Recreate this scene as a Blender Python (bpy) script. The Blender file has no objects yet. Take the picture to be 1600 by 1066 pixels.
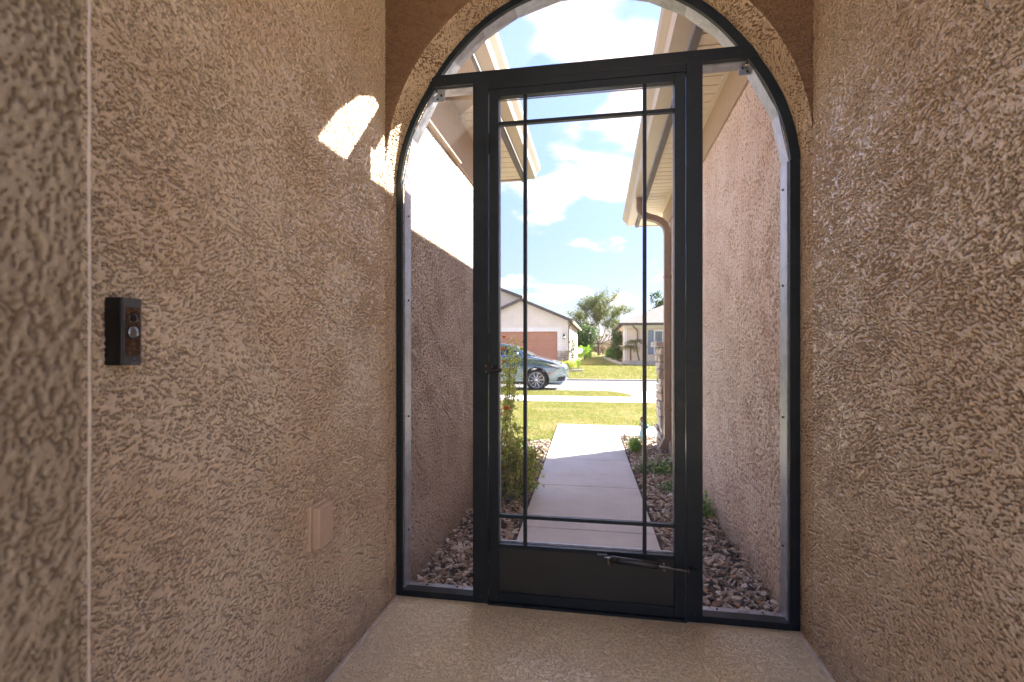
import bpy, bmesh, math, random
import numpy as np
from mathutils import Vector, Matrix, noise
R = math.radians
random.seed(7)
sc = bpy.context.scene
COL = sc.collection

# ---------------------------------------------------------------- camera, sky, sun, exposure
cam_d = bpy.data.cameras.new('camera')
cam_d.sensor_width = 36.0
cam_d.lens = 36.0 * 775 / 1600
cam_d.shift_y = 0.0075
cam_d.clip_start = 0.02
cam_d.clip_end = 3000
cam_d.dof.use_dof = True
cam_d.dof.focus_distance = 2.6
cam_d.dof.aperture_fstop = 5.0
cam = bpy.data.objects.new('camera', cam_d)
cam.location = (0, 0, 1.0)
cam.rotation_euler = (R(90), 0, R(9.88))
COL.objects.link(cam)
sc.camera = cam

SUN_DIR = Vector((1.0, 0.82, 0.97)).normalized()      # towards the sun
SUN_EL = math.asin(SUN_DIR.z)
SUN_AZ = math.atan2(SUN_DIR.x, SUN_DIR.y)
world = bpy.data.worlds.new('World')
sc.world = world
world.use_nodes = True
WN = world.node_tree
WN.nodes.clear()


def wn(t, **k):
    n = WN.nodes.new(t)
    for a, b in k.items():
        setattr(n, a, b)
    return n


def wmath(op, a, b=None, c=None, clamp=False):
    n = wn('ShaderNodeMath', operation=op, use_clamp=clamp)
    for i, v in enumerate((a, b, c)):
        if v is None:
            continue
        if isinstance(v, (int, float)):
            n.inputs[i].default_value = v
        else:
            WN.links.new(v, n.inputs[i])
    return n.outputs[0]


sky = wn('ShaderNodeTexSky', sky_type='NISHITA', sun_disc=False, sun_elevation=SUN_EL, sun_rotation=SUN_AZ,
         air_density=1.0, dust_density=0.35, ozone_density=1.6)
tc = wn('ShaderNodeTexCoord')
sep = wn('ShaderNodeSeparateXYZ')
WN.links.new(tc.outputs['Generated'], sep.inputs[0])
# project the view direction onto a cloud layer
zz = wmath('MAXIMUM', sep.outputs[2], 0.0)
zden = wmath('ADD', zz, 0.22)
u = wmath('DIVIDE', sep.outputs[0], zden)
v = wmath('DIVIDE', sep.outputs[1], zden)
comb = wn('ShaderNodeCombineXYZ')
WN.links.new(u, comb.inputs[0])
WN.links.new(v, comb.inputs[1])
comb.inputs[2].default_value = 4.2
n1 = wn('ShaderNodeTexNoise')
n1.inputs['Scale'].default_value = 2.3
n1.inputs['Detail'].default_value = 9
n1.inputs['Roughness'].default_value = 0.56
n1.inputs['Distortion'].default_value = 0.15
WN.links.new(comb.outputs[0], n1.inputs['Vector'])


def blob(px, py, rx, ry):
    """a cumulus standing in one fixed direction of the sky (azimuth and elevation in degrees)"""
    az = wmath('ARCTAN2', sep.outputs[0], sep.outputs[1])
    el = wmath('ARCSINE', sep.outputs[2])
    dx = wmath('DIVIDE', wmath('SUBTRACT', az, R(px)), R(rx))
    dy = wmath('DIVIDE', wmath('SUBTRACT', el, R(py)), R(ry))
    d2 = wmath('ADD', wmath('MULTIPLY', dx, dx), wmath('MULTIPLY', dy, dy))
    return wmath('EXPONENT', wmath('MULTIPLY', d2, -1.0))


cl = None
for b in ((-5.5, 16.5, 4.5, 3.2), (1.5, 17.5, 3.6, 2.6), (5, 25, 4.0, 3.0), (-1, 31, 9, 3.0), (-5, 36, 8, 4), (2.5, 5.6, 2.6, .8),
          (-3, 6.6, 3, .8), (22, 20, 9, 5), (-30, 18, 10, 5), (60, 25, 12, 8), (-75, 22, 14, 7), (110, 25, 15, 8), (160, 22, 18, 8), (-130, 25, 18, 9)):
    o = blob(*b)
    cl = o if cl is None else wmath('MAXIMUM', cl, o)
dens = wmath('ADD', n1.outputs['Fac'], wmath('MULTIPLY', cl, 0.27))
mr = wn('ShaderNodeMapRange', interpolation_type='SMOOTHSTEP')
WN.links.new(dens, mr.inputs['Value'])
mr.inputs['From Min'].default_value = 0.55
mr.inputs['From Max'].default_value = 0.70
mr.inputs['To Max'].default_value = 0.92
# pale air towards the horizon
hz = wmath('POWER', wmath('SUBTRACT', 1.0, zz, clamp=True), 7.0)
hzm = wmath('MULTIPLY', hz, 0.2)
mixh = wn('ShaderNodeMix', data_type='RGBA')
WN.links.new(hzm, mixh.inputs[0])
hs = wn('ShaderNodeMapRange', interpolation_type='SMOOTHSTEP')
WN.links.new(zz, hs.inputs['Value'])
hs.inputs['From Min'].default_value = 0.0
hs.inputs['From Max'].default_value = 0.62
hs.inputs['To Min'].default_value = 0.37
hs.inputs['To Max'].default_value = 0.88
scl = wn('ShaderNodeVectorMath', operation='SCALE')
WN.links.new(sky.outputs[0], scl.inputs[0])
WN.links.new(hs.outputs[0], scl.inputs['Scale'])
WN.links.new(scl.outputs[0], mixh.inputs[6])
mixh.inputs[7].default_value = (1.5, 1.75, 2.0, 1)
tint = wn('ShaderNodeMix', data_type='RGBA', blend_type='MULTIPLY')
tint.inputs[0].default_value = 1.0
WN.links.new(mixh.outputs[2], tint.inputs[6])
tint.inputs[7].default_value = (.50, .46, .55, 1)
mixc = wn('ShaderNodeMix', data_type='RGBA')
WN.links.new(mr.outputs[0], mixc.inputs[0])
WN.links.new(tint.outputs[2], mixc.inputs[6])
mixc.inputs[7].default_value = (2.75, 2.3, 2.25, 1)
bg = wn('ShaderNodeBackground')
bg.inputs['Strength'].default_value = 0.0605
WN.links.new(mixc.outputs[2], bg.inputs['Color'])
wo = wn('ShaderNodeOutputWorld')
WN.links.new(bg.outputs[0], wo.inputs['Surface'])

sl = bpy.data.lights.new('sun', 'SUN')
sl.energy = 2.0
sl.angle = R(0.53)
sl.color = (1.0, 0.93, 0.83)
sun = bpy.data.objects.new('sun', sl)
sun.rotation_euler = SUN_DIR.to_track_quat('Z', 'Y').to_euler()
sun.location = (20, 16, 19)
COL.objects.link(sun)

vs = sc.view_settings
sc.display_settings.display_device = 'sRGB'
vs.view_transform = 'Standard'
vs.look = 'None'
vs.exposure = 4.0
vs.gamma = 1.0
vs.use_curve_mapping = False
sc.render.engine = 'CYCLES'
sc.cycles.max_bounces = 14
sc.cycles.diffuse_bounces = 8
sc.cycles.glossy_bounces = 4
sc.cycles.transparent_max_bounces = 24
sc.cycles.sample_clamp_indirect = 6.0
sc.cycles.use_denoising = True
sc.cycles.use_adaptive_sampling = True
sc.cycles.adaptive_threshold = 0.01


# ---------------------------------------------------------------- materials
class NB:
    def __init__(s, name):
        s.m = bpy.data.materials.new(name)
        s.m.use_nodes = True
        s.t = s.m.node_tree
        s.t.nodes.clear()
        s.out = s.t.nodes.new('ShaderNodeOutputMaterial')
        s.p = s.t.nodes.new('ShaderNodeBsdfPrincipled')
        s.t.links.new(s.p.outputs[0], s.out.inputs[0])

    def n(s, t, ins=None, **k):
        n = s.t.nodes.new(t)
        for a, b in k.items():
            setattr(n, a, b)
        for a, b in (ins or {}).items():
            s.set(n.inputs[a], b)
        return n

    def set(s, sock, v):
        if isinstance(v, bpy.types.NodeSocket):
            s.t.links.new(v, sock)
        else:
            if isinstance(v, tuple) and len(v) == 3 and sock.type == 'RGBA':
                v = v + (1,)
            sock.default_value = v

    def math(s, op, a, b=0.0, c=0.0, clamp=False):
        n = s.n('ShaderNodeMath', operation=op, use_clamp=clamp)
        s.set(n.inputs[0], a)
        s.set(n.inputs[1], b)
        s.set(n.inputs[2], c)
        return n.outputs[0]

    def noise(s, vec, scale, detail=3, rough=.5, dist=0.0):
        n = s.n('ShaderNodeTexNoise', {'Scale': scale, 'Detail': detail, 'Roughness': rough, 'Distortion': dist})
        if vec is not None:
            s.set(n.inputs['Vector'], vec)
        return n

    def mapr(s, v, a, b, c=0.0, d=1.0, smooth=True):
        n = s.n('ShaderNodeMapRange', {'Value': v, 'From Min': a, 'From Max': b, 'To Min': c, 'To Max': d},
                interpolation_type='SMOOTHSTEP' if smooth else 'LINEAR')
        return n.outputs[0]

    def mix(s, f, a, b, mode='MIX'):
        n = s.n('ShaderNodeMix', data_type='RGBA', blend_type=mode)
        s.set(n.inputs[0], f)
        s.set(n.inputs[6], a)
        s.set(n.inputs[7], b)
        return n.outputs[2]

    def ramp(s, v, stops):
        n = s.n('ShaderNodeValToRGB', {0: v})
        e = n.color_ramp.elements
        while len(e) < len(stops):
            e.new(0.5)
        for i, (p, c) in enumerate(stops):
            e[i].position = p
            e[i].color = c + (1,)
        return n.outputs[0]

    def pos(s):
        return s.n('ShaderNodeNewGeometry').outputs['Position']

    def bump(s, h, dist, strength=1.0, normal=None):
        n = s.n('ShaderNodeBump', {'Height': h, 'Distance': dist, 'Strength': strength})
        if normal is not None:
            s.set(n.inputs['Normal'], normal)
        return n.outputs[0]

    def fin(s, color, rough=.6, metal=0.0, spec=.5, normal=None, **k):
        s.set(s.p.inputs['Base Color'], color)
        s.set(s.p.inputs['Roughness'], rough)
        s.set(s.p.inputs['Metallic'], metal)
        s.set(s.p.inputs['Specular IOR Level'], spec)
        if normal is not None:
            s.set(s.p.inputs['Normal'], normal)
        for a, b in k.items():
            s.set(s.p.inputs[a], b)
        return s.m


def stucco(name, col_lo, col_hi, streak=1.0, angle=32, size=1.0, rough=.42, depth=.0045, spec=.55, side=False, hw=.72):
    """knocked-down trowelled stucco: flat pressed islands, torn crevices between, drag streaks along changing arcs"""
    b = NB(name)
    p = b.pos()
    warp = b.noise(p, 1.5, 1, .4)
    wv = b.n('ShaderNodeVectorMath', {0: warp.outputs['Color'], 1: (.5, .5, .5)}, operation='SUBTRACT')
    wv2 = b.n('ShaderNodeVectorMath', {0: wv.outputs[0]}, operation='SCALE')
    wv2.inputs['Scale'].default_value = .55
    pw = b.n('ShaderNodeVectorMath', {0: p, 1: wv2.outputs[0]}, operation='ADD').outputs[0]
    mp = b.n('ShaderNodeMapping', {'Vector': pw})
    mp.inputs['Rotation'].default_value = (R(angle), 0, 0) if side else (0, R(angle), 0)
    mp.inputs['Scale'].default_value = (1, .28, 1) if side else (.28, 1, 1)
    a = b.noise(mp.outputs[0], 100 / size, 3, .55, .25)           # streaked islands
    c = b.noise(p, 150 / size, 2, .55, .6)                     # fine torn islands
    big = b.noise(p, 4.2, 2, .5)
    sm = b.mapr(big.outputs['Fac'], .42, .58)
    ia = b.mapr(a.outputs['Fac'], .44, .535)
    ic = b.mapr(c.outputs['Fac'], .43, .52)
    mixh_ = b.math('MULTIPLY', ic, b.math('ADD', b.math('MULTIPLY', sm, .5), .5))
    h = b.math('MULTIPLY', ia, b.math('ADD', b.math('MULTIPLY', mixh_, 1 - hw * .6), hw * .6))
    h = b.math('MAXIMUM', h, b.math('MULTIPLY', ic, .55))
    fine = b.noise(p, 420, 2, .6)
    h2 = b.math('ADD', h, b.math('MULTIPLY', fine.outputs['Fac'], .14))
    stain = b.noise(p, 2.3, 3, .6)
    col = b.mix(h, col_lo, col_hi)
    col = b.mix(b.mapr(stain.outputs['Fac'], .35, .7, 0, .22), col, col_lo)
    nrm = b.bump(h2, depth, 1.0)
    return b.fin(col, b.mapr(h, 0, 1, .75, rough, False), 0, spec, nrm)


M = {}
M['stucco_side'] = stucco('interior_stucco_side', (.40, .27, .17), (.74, .62, .52), angle=-34, side=True)
def relief(name, pit_shade, lo, hi, rough=.45, spec=.5, base=0.0, coat=0.0):
    """paint on the pressed faces, torn pits coloured darker brown in place of recess shade"""
    b = NB(name)
    p = b.pos()
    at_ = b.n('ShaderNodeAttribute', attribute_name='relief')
    n = b.noise(p, 2.6, 4, .6)
    g_ = b.noise(p, 55, 3, .6)
    f = b.noise(p, 600, 3, .7)
    c = b.mix(b.mapr(n.outputs['Fac'], .35, .65), lo, hi)
    c = b.mix(b.mapr(g_.outputs['Fac'], .4, .75, 0, .18), c, tuple(x * .75 for x in lo))
    c = b.mix(b.mapr(at_.outputs['Fac'], .15, .85), pit_shade, c)  # pits painted darker brown to deepen the crevice shade
    # splash marks and dust low on the wall, and faint run-down stains
    z_ = b.n('ShaderNodeSeparateXYZ', {0: p}).outputs[2]
    sp = b.noise(p, 9, 5, .7)
    lowf = b.math('SUBTRACT', b.math('MULTIPLY', sp.outputs['Fac'], .42), b.math('SUBTRACT', z_, base), clamp=True)
    c = b.mix(b.math('MULTIPLY', lowf, 2.6, clamp=True), c, (.24, .18, .12))
    mp = b.n('ShaderNodeMapping', {'Vector': p})
    mp.inputs['Scale'].default_value = (7, 7, .8)
    run = b.noise(mp.outputs[0], 1.6, 4, .6)
    c = b.mix(b.mapr(run.outputs['Fac'], .52, .75, 0, .28), c, tuple(x * .6 for x in lo))
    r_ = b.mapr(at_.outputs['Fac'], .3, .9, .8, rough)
    f2 = b.noise(p, 230, 3, .65)
    hh = b.math('ADD', f.outputs['Fac'], b.math('MULTIPLY', f2.outputs['Fac'], 2.2))
    return b.fin(c, r_, 0, spec, b.bump(hh, .0011), **{'Coat Weight': coat, 'Coat Roughness': .16})


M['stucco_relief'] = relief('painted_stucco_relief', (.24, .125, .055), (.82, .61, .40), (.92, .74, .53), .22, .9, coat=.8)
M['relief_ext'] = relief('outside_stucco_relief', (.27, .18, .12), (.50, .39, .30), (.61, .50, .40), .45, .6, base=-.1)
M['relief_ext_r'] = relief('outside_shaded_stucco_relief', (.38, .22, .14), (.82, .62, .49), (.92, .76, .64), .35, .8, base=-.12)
M['stucco_corner'] = relief('corner_stucco', (.20, .145, .095), (.28, .215, .145), (.36, .285, .2), .5, .4)  # darker copy of the porch stucco, its tone stands in for shade
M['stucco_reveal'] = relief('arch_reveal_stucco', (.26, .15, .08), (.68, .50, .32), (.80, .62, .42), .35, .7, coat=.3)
M['stucco_arch'] = stucco('interior_stucco_arch', (.18, .098, .05), (.27, .16, .09), angle=10, size=1.15)  # shade on the arch face put into the colour, darker than the walls
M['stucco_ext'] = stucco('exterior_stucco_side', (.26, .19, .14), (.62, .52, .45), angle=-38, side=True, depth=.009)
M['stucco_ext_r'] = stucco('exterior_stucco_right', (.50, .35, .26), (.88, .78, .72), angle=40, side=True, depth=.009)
M['stucco_face'] = stucco('exterior_stucco_face', (.33, .225, .16), (.50, .385, .30), angle=20)
M['frieze'] = stucco('sand_stucco_band', (.42, .31, .2), (.50, .38, .26), size=.4, depth=.0006, rough=.7, side=True)


def floor_mat():
    b = NB('knockdown_floor')
    p = b.pos()
    a = b.noise(p, 55, 4, .62, .5)
    c = b.noise(p, 120, 3, .6, .5)
    ia = b.mapr(a.outputs['Fac'], .50, .53)
    ic = b.mapr(c.outputs['Fac'], .47, .51)
    h = b.math('MAXIMUM', ia, b.math('MULTIPLY', ic, .7))
    st = b.noise(p, 3, 3, .6)
    f = b.noise(p, 500, 2, .6)
    rim = b.math('SUBTRACT', 1.0, b.math('ABSOLUTE', b.math('MULTIPLY', b.math('SUBTRACT', c.outputs['Fac'], .475), 38.0)), clamp=True)
    col = b.mix(h, (.78, .655, .42), (.87, .77, .54))
    col = b.mix(b.math('MULTIPLY', rim, .5), col, (.28, .20, .13))
    col = b.mix(b.mapr(st.outputs['Fac'], .35, .7, 0, .3), col, (.56, .45, .31))
    hh = b.math('ADD', h, b.math('MULTIPLY', f.outputs['Fac'], .1))
    return b.fin(col, b.mapr(h, 0, 1, .55, .27, False), 0, .7, b.bump(hh, .0028, 1.0))


M['floor'] = floor_mat()


def plain(name, col, rough=.5, metal=0.0, var=.12, scale=8.0, bump=0.0, bscale=60, spec=.5, **k):
    b = NB(name)
    p = b.pos()
    n = b.noise(p, scale, 4, .6)
    dark = tuple(c * (1 - var) for c in col)
    lite = tuple(min(1, c * (1 + var)) for c in col)
    c = b.mix(b.mapr(n.outputs['Fac'], .3, .7), dark, lite)
    nr = None
    if bump:
        nr = b.bump(b.noise(p, bscale, 3, .6).outputs['Fac'], bump)
    rr = b.mapr(n.outputs['Fac'], .3, .7, rough * .85, min(1, rough * 1.15))
    return b.fin(c, rr, metal, spec, nr, **k)


M['bronze'] = plain('bronze_powder_coat', (.014, .021, .027), .4, 0, .15, 14, .00015, 900, spec=.3)
M['bronze_in'] = plain('bronze_kick_panel', (.026, .028, .026), .45, 0, .1, 9, spec=.5)
M['mill'] = plain('mill_aluminium', (.40, .42, .47), .42, .75, .2, 25, .0002, 200)
M['screw'] = plain('dark_screw', (.05, .045, .04), .5, .5)
M['steel'] = plain('closer_steel', (.26, .25, .23), .3, .9)
M['closer'] = plain('closer_tube_grey', (.035, .036, .038), .3, .4)
M['bead'] = plain('painted_corner_bead', (.72, .62, .52), .3, 0, .15, 12, .0012, 50)
M['ceil'] = plain('ceiling_paint', (.72, .58, .44), .8, 0, .08, 5, .001, 60)
M['black'] = plain('black_plastic', (.012, .012, .014), .35, 0)
M['bell_face'] = plain('doorbell_bronze_face', (.13, .14, .16), .3, .3)
M['bell_inset'] = plain('doorbell_inset', (.10, .055, .03), .25, .2, .35, 160)
M['bell_btn'] = plain('doorbell_button', (.35, .38, .42), .18, .8)
M['boxpaint'] = plain('painted_box_cover', (.66, .49, .34), .35, 0, .05, 20)
M['fascia'] = plain('beige_fascia_metal', (.47, .40, .31), .4, 0, .05, 3)
M['gutter'] = plain('tan_gutter_metal', (.50, .43, .34), .35, 0, .06, 4)
M['soffit'] = plain('beige_vinyl_soffit', (.74, .65, .51), .5, 0, .05, 6, .0006, 30)
M['downspout'] = plain('brown_downspout', (.24, .165, .12), .4, 0, .1, 5)
M['roof'] = plain('brown_shingles', (.16, .12, .10), .9, 0, .35, 10, .01, 20)
M['roof_grey'] = plain('grey_brown_shingles', (.17, .145, .135), .9, 0, .3, 6, .02, 12)


def concrete_mat(name, lo, hi):
    b = NB(name)
    p = b.pos()
    mp = b.n('ShaderNodeMapping', {'Vector': p})
    mp.inputs['Scale'].default_value = (.25, 1, 1)
    br = b.noise(mp.outputs[0], 160, 2, .6)
    n = b.noise(p, 3.2, 6, .65)
    f = b.noise(p, 240, 2, .6)
    c = b.mix(b.mapr(n.outputs['Fac'], .3, .7), lo, hi)
    c = b.mix(b.mapr(f.outputs['Fac'], .55, .75, 0, .25), c, tuple(x * .7 for x in lo))
    spot = b.noise(p, 11, 3, .7)
    c = b.mix(b.mapr(spot.outputs['Fac'], .62, .75, 0, .3), c, tuple(x * .6 for x in lo))
    return b.fin(c, .8, 0, .3, b.bump(br.outputs['Fac'], .0016, .7))


M['concrete'] = concrete_mat('broom_concrete', (.58, .55, .52), (.68, .65, .62))
M['bounce_pavers'] = concrete_mat('warm_bounce_pavers', (.66, .55, .41), (.78, .67, .52))  # tan chosen to warm the light bounced into the porch
M['kerb'] = concrete_mat('kerb_concrete', (.36, .34, .32), (.46, .44, .42))
M['asphalt'] = plain('worn_asphalt', (.15, .147, .15), .85, 0, .12, 1.2, .004, 90)
M['soil'] = plain('dark_soil', (.055, .04, .03), .95, 0, .3, 20, .01, 40)


def chip_mat():
    b = NB('bark_and_stone_chips')
    g = b.n('ShaderNodeNewGeometry')
    c = b.ramp(g.outputs['Random Per Island'], [(0, (.15, .09, .06)), (.18, (.30, .20, .13)), (.36, (.52, .42, .33)),
               (.55, (.76, .70, .63)), (.72, (.36, .25, .17)), (.86, (.84, .79, .73)), (.95, (.60, .34, .16)), (1, (.38, .24, .15))])
    mp = b.n('ShaderNodeMapping', {'Vector': g.outputs['Position']})
    mp.inputs['Scale'].default_value = (1, 1, 3)
    n = b.noise(mp.outputs[0], 90, 4, .7)
    c = b.mix(b.mapr(n.outputs['Fac'], .35, .7, 0, .4), c, (.14, .10, .08))
    return b.fin(c, .72, 0, .35, b.bump(n.outputs['Fac'], .004))


M['chips'] = chip_mat()


def grass_ground():
    b = NB('lawn_turf')
    p = b.pos()
    n = b.noise(p, .9, 5, .65)
    m = b.noise(p, 5.5, 4, .7)
    f = b.noise(p, 70, 3, .7)
    k = b.math('ADD', b.math('MULTIPLY', n.outputs['Fac'], .55), b.math('MULTIPLY', m.outputs['Fac'], .45))
    c = b.mix(b.mapr(k, .44, .54), (.14, .165, .02), (.27, .225, .075))
    c = b.mix(b.mapr(f.outputs['Fac'], .4, .7, 0, .6), c, (.09, .10, .025))
    return b.fin(c, .95, 0, .2, b.bump(f.outputs['Fac'], .04))


M['turf'] = grass_ground()


def leaf_mat(name, stops, trans=.25, rough=.5):
    b = NB(name)
    g = b.n('ShaderNodeNewGeometry')
    c = b.ramp(g.outputs['Random Per Island'], stops)
    b.fin(c, rough, 0, .4)
    tr = b.n('ShaderNodeBsdfTranslucent', {'Color': c})
    mx = b.n('ShaderNodeMixShader', {0: trans, 1: b.p.outputs[0], 2: tr.outputs[0]})
    b.t.links.new(mx.outputs[0], b.out.inputs[0])
    return b.m


M['grass'] = leaf_mat('grass_blades', [(0, (.12, .17, .012)), (.4, (.24, .29, .03)), (.7, (.33, .29, .11)), (1, (.42, .34, .18))], .4)
M['leaf_lime'] = leaf_mat('lime_leaves', [(0, (.22, .32, .04)), (.5, (.50, .58, .09)), (.85, (.70, .68, .16)), (1, (.58, .42, .12))], .55)
M['leaf_mid'] = leaf_mat('mid_green_leaves', [(0, (.06, .17, .03)), (.6, (.15, .32, .06)), (1, (.28, .42, .10))], .35)
M['leaf_dark'] = leaf_mat('dark_green_leaves', [(0, (.035, .08, .02)), (.6, (.08, .15, .04)), (1, (.15, .22, .06))], .35)
M['leaf_olive'] = leaf_mat('olive_leaves', [(0, (.09, .13, .04)), (.5, (.17, .22, .07)), (1, (.30, .29, .12))], .4)
M['leaf_brown'] = leaf_mat('russet_leaves', [(0, (.17, .09, .06)), (.5, (.27, .17, .11)), (1, (.22, .22, .10))], .3)
M['leaf_bright'] = leaf_mat('bright_hedge_leaves', [(0, (.12, .26, .02)), (.5, (.24, .44, .04)), (1, (.40, .56, .08))], .4)
M['leaf_palm'] = leaf_mat('palm_fronds', [(0, (.16, .17, .06)), (.5, (.30, .28, .12)), (1, (.42, .34, .16))], .4)
M['petal'] = leaf_mat('orange_petals', [(0, (.75, .22, .015)), (.6, (.85, .32, .02)), (1, (.9, .5, .05))], .4)
M['flower_heart'] = plain('flower_heart', (.45, .2, .02), .7)
M['bark'] = plain('grey_brown_bark', (.16, .12, .09), .9, 0, .3, 20, .01, 30)
M['stem'] = plain('green_brown_stem', (.14, .12, .05), .8, 0, .3, 30)
M['stone_lt'] = plain('pale_ledge_stone', (.50, .45, .40), .8, 0, .25, 9, .01, 35)
M['stone_md'] = plain('tan_ledge_stone', (.38, .31, .25), .8, 0, .25, 9, .01, 35)
M['mortar'] = plain('grey_mortar', (.24, .21, .19), .95, 0, .1, 20, .003, 60)
M['rock'] = plain('terracotta_rock', (.42, .24, .15), .75, 0, .25, 25, .01, 30)
M['block'] = plain('retaining_block', (.46, .43, .40), .9, 0, .2, 3, .01, 20)
# houses, car
M['siding'] = plain('warm_grey_siding', (.74, .67, .60), .7, 0, .05, 2)
M['trim'] = plain('white_house_trim', (.78, .75, .72), .5, 0, .04, 4)
M['garage'] = plain('terracotta_garage_door', (.42, .20, .125), .5, 0, .06, 2)
M['houseb'] = plain('cream_house_stucco', (.70, .59, .48), .8, 0, .05, 3)
M['shutter'] = plain('blue_grey_shutter', (.20, .26, .33), .6)
M['winglass'] = plain('house_window_glass', (.10, .14, .18), .08, 0, .1, 2, spec=.9)
M['darkroof'] = plain('dark_eave_metal', (.10, .085, .075), .6)
M['paint'] = plain('car_paint_sage_blue', (.19, .27, .32), .25, .5, .02, 1, spec=.6, **{'Coat Weight': 1.0, 'Coat Roughness': .05})
M['carglass'] = plain('car_glass', (.02, .03, .03), .05, 0, 0, 1, spec=.9)
M['chrome'] = plain('chrome', (.75, .76, .78), .12, 1)
M['alloy'] = plain('alloy_rim', (.66, .66, .67), .28, .8)
M['tyre'] = plain('tyre_rubber', (.025, .025, .026), .85)
M['cladding'] = plain('dark_cladding', (.03, .03, .032), .6)
M['lamp'] = plain('headlight_lens', (.7, .74, .78), .08, .3)
M['amber'] = plain('amber_marker', (.7, .12, .04), .3)
M['skin'] = plain('figurine_skin', (.32, .18, .12), .6)
M['dress'] = plain('figurine_blue_dress', (.22, .42, .52), .5, 0, .3, 80)
M['teal'] = plain('teal_glazed_ball', (.02, .22, .16), .2)
M['hair'] = plain('figurine_hair', (.09, .05, .035), .6)
M['white'] = plain('white_painted_metal', (.8, .8, .8), .4)


def screen_mat():
    b = NB('fibreglass_insect_screen')
    p = b.pos()
    s = b.n('ShaderNodeSeparateXYZ', {0: p})
    k = 2 * math.pi / .0075
    wx_ = b.math('ABSOLUTE', b.math('SINE', b.math('MULTIPLY', s.outputs[0], k / 2)))
    wz_ = b.math('ABSOLUTE', b.math('SINE', b.math('MULTIPLY', s.outputs[2], k / 2)))
    g = b.mapr(b.math('MAXIMUM', wx_, wz_), .80, 1.0, .04, .15)
    b.fin((.36, .37, .39), .55, 0, .3)
    tr = b.n('ShaderNodeBsdfTransparent')
    tl = b.n('ShaderNodeBsdfTranslucent', {'Color': (.55, .56, .58, 1)})
    m0 = b.n('ShaderNodeMixShader', {0: .4, 1: b.p.outputs[0], 2: tl.outputs[0]})
    mx = b.n('ShaderNodeMixShader', {0: g, 1: tr.outputs[0], 2: m0.outputs[0]})
    b.t.links.new(mx.outputs[0], b.out.inputs[0])
    return b.m


M['screen'] = screen_mat()


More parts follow.
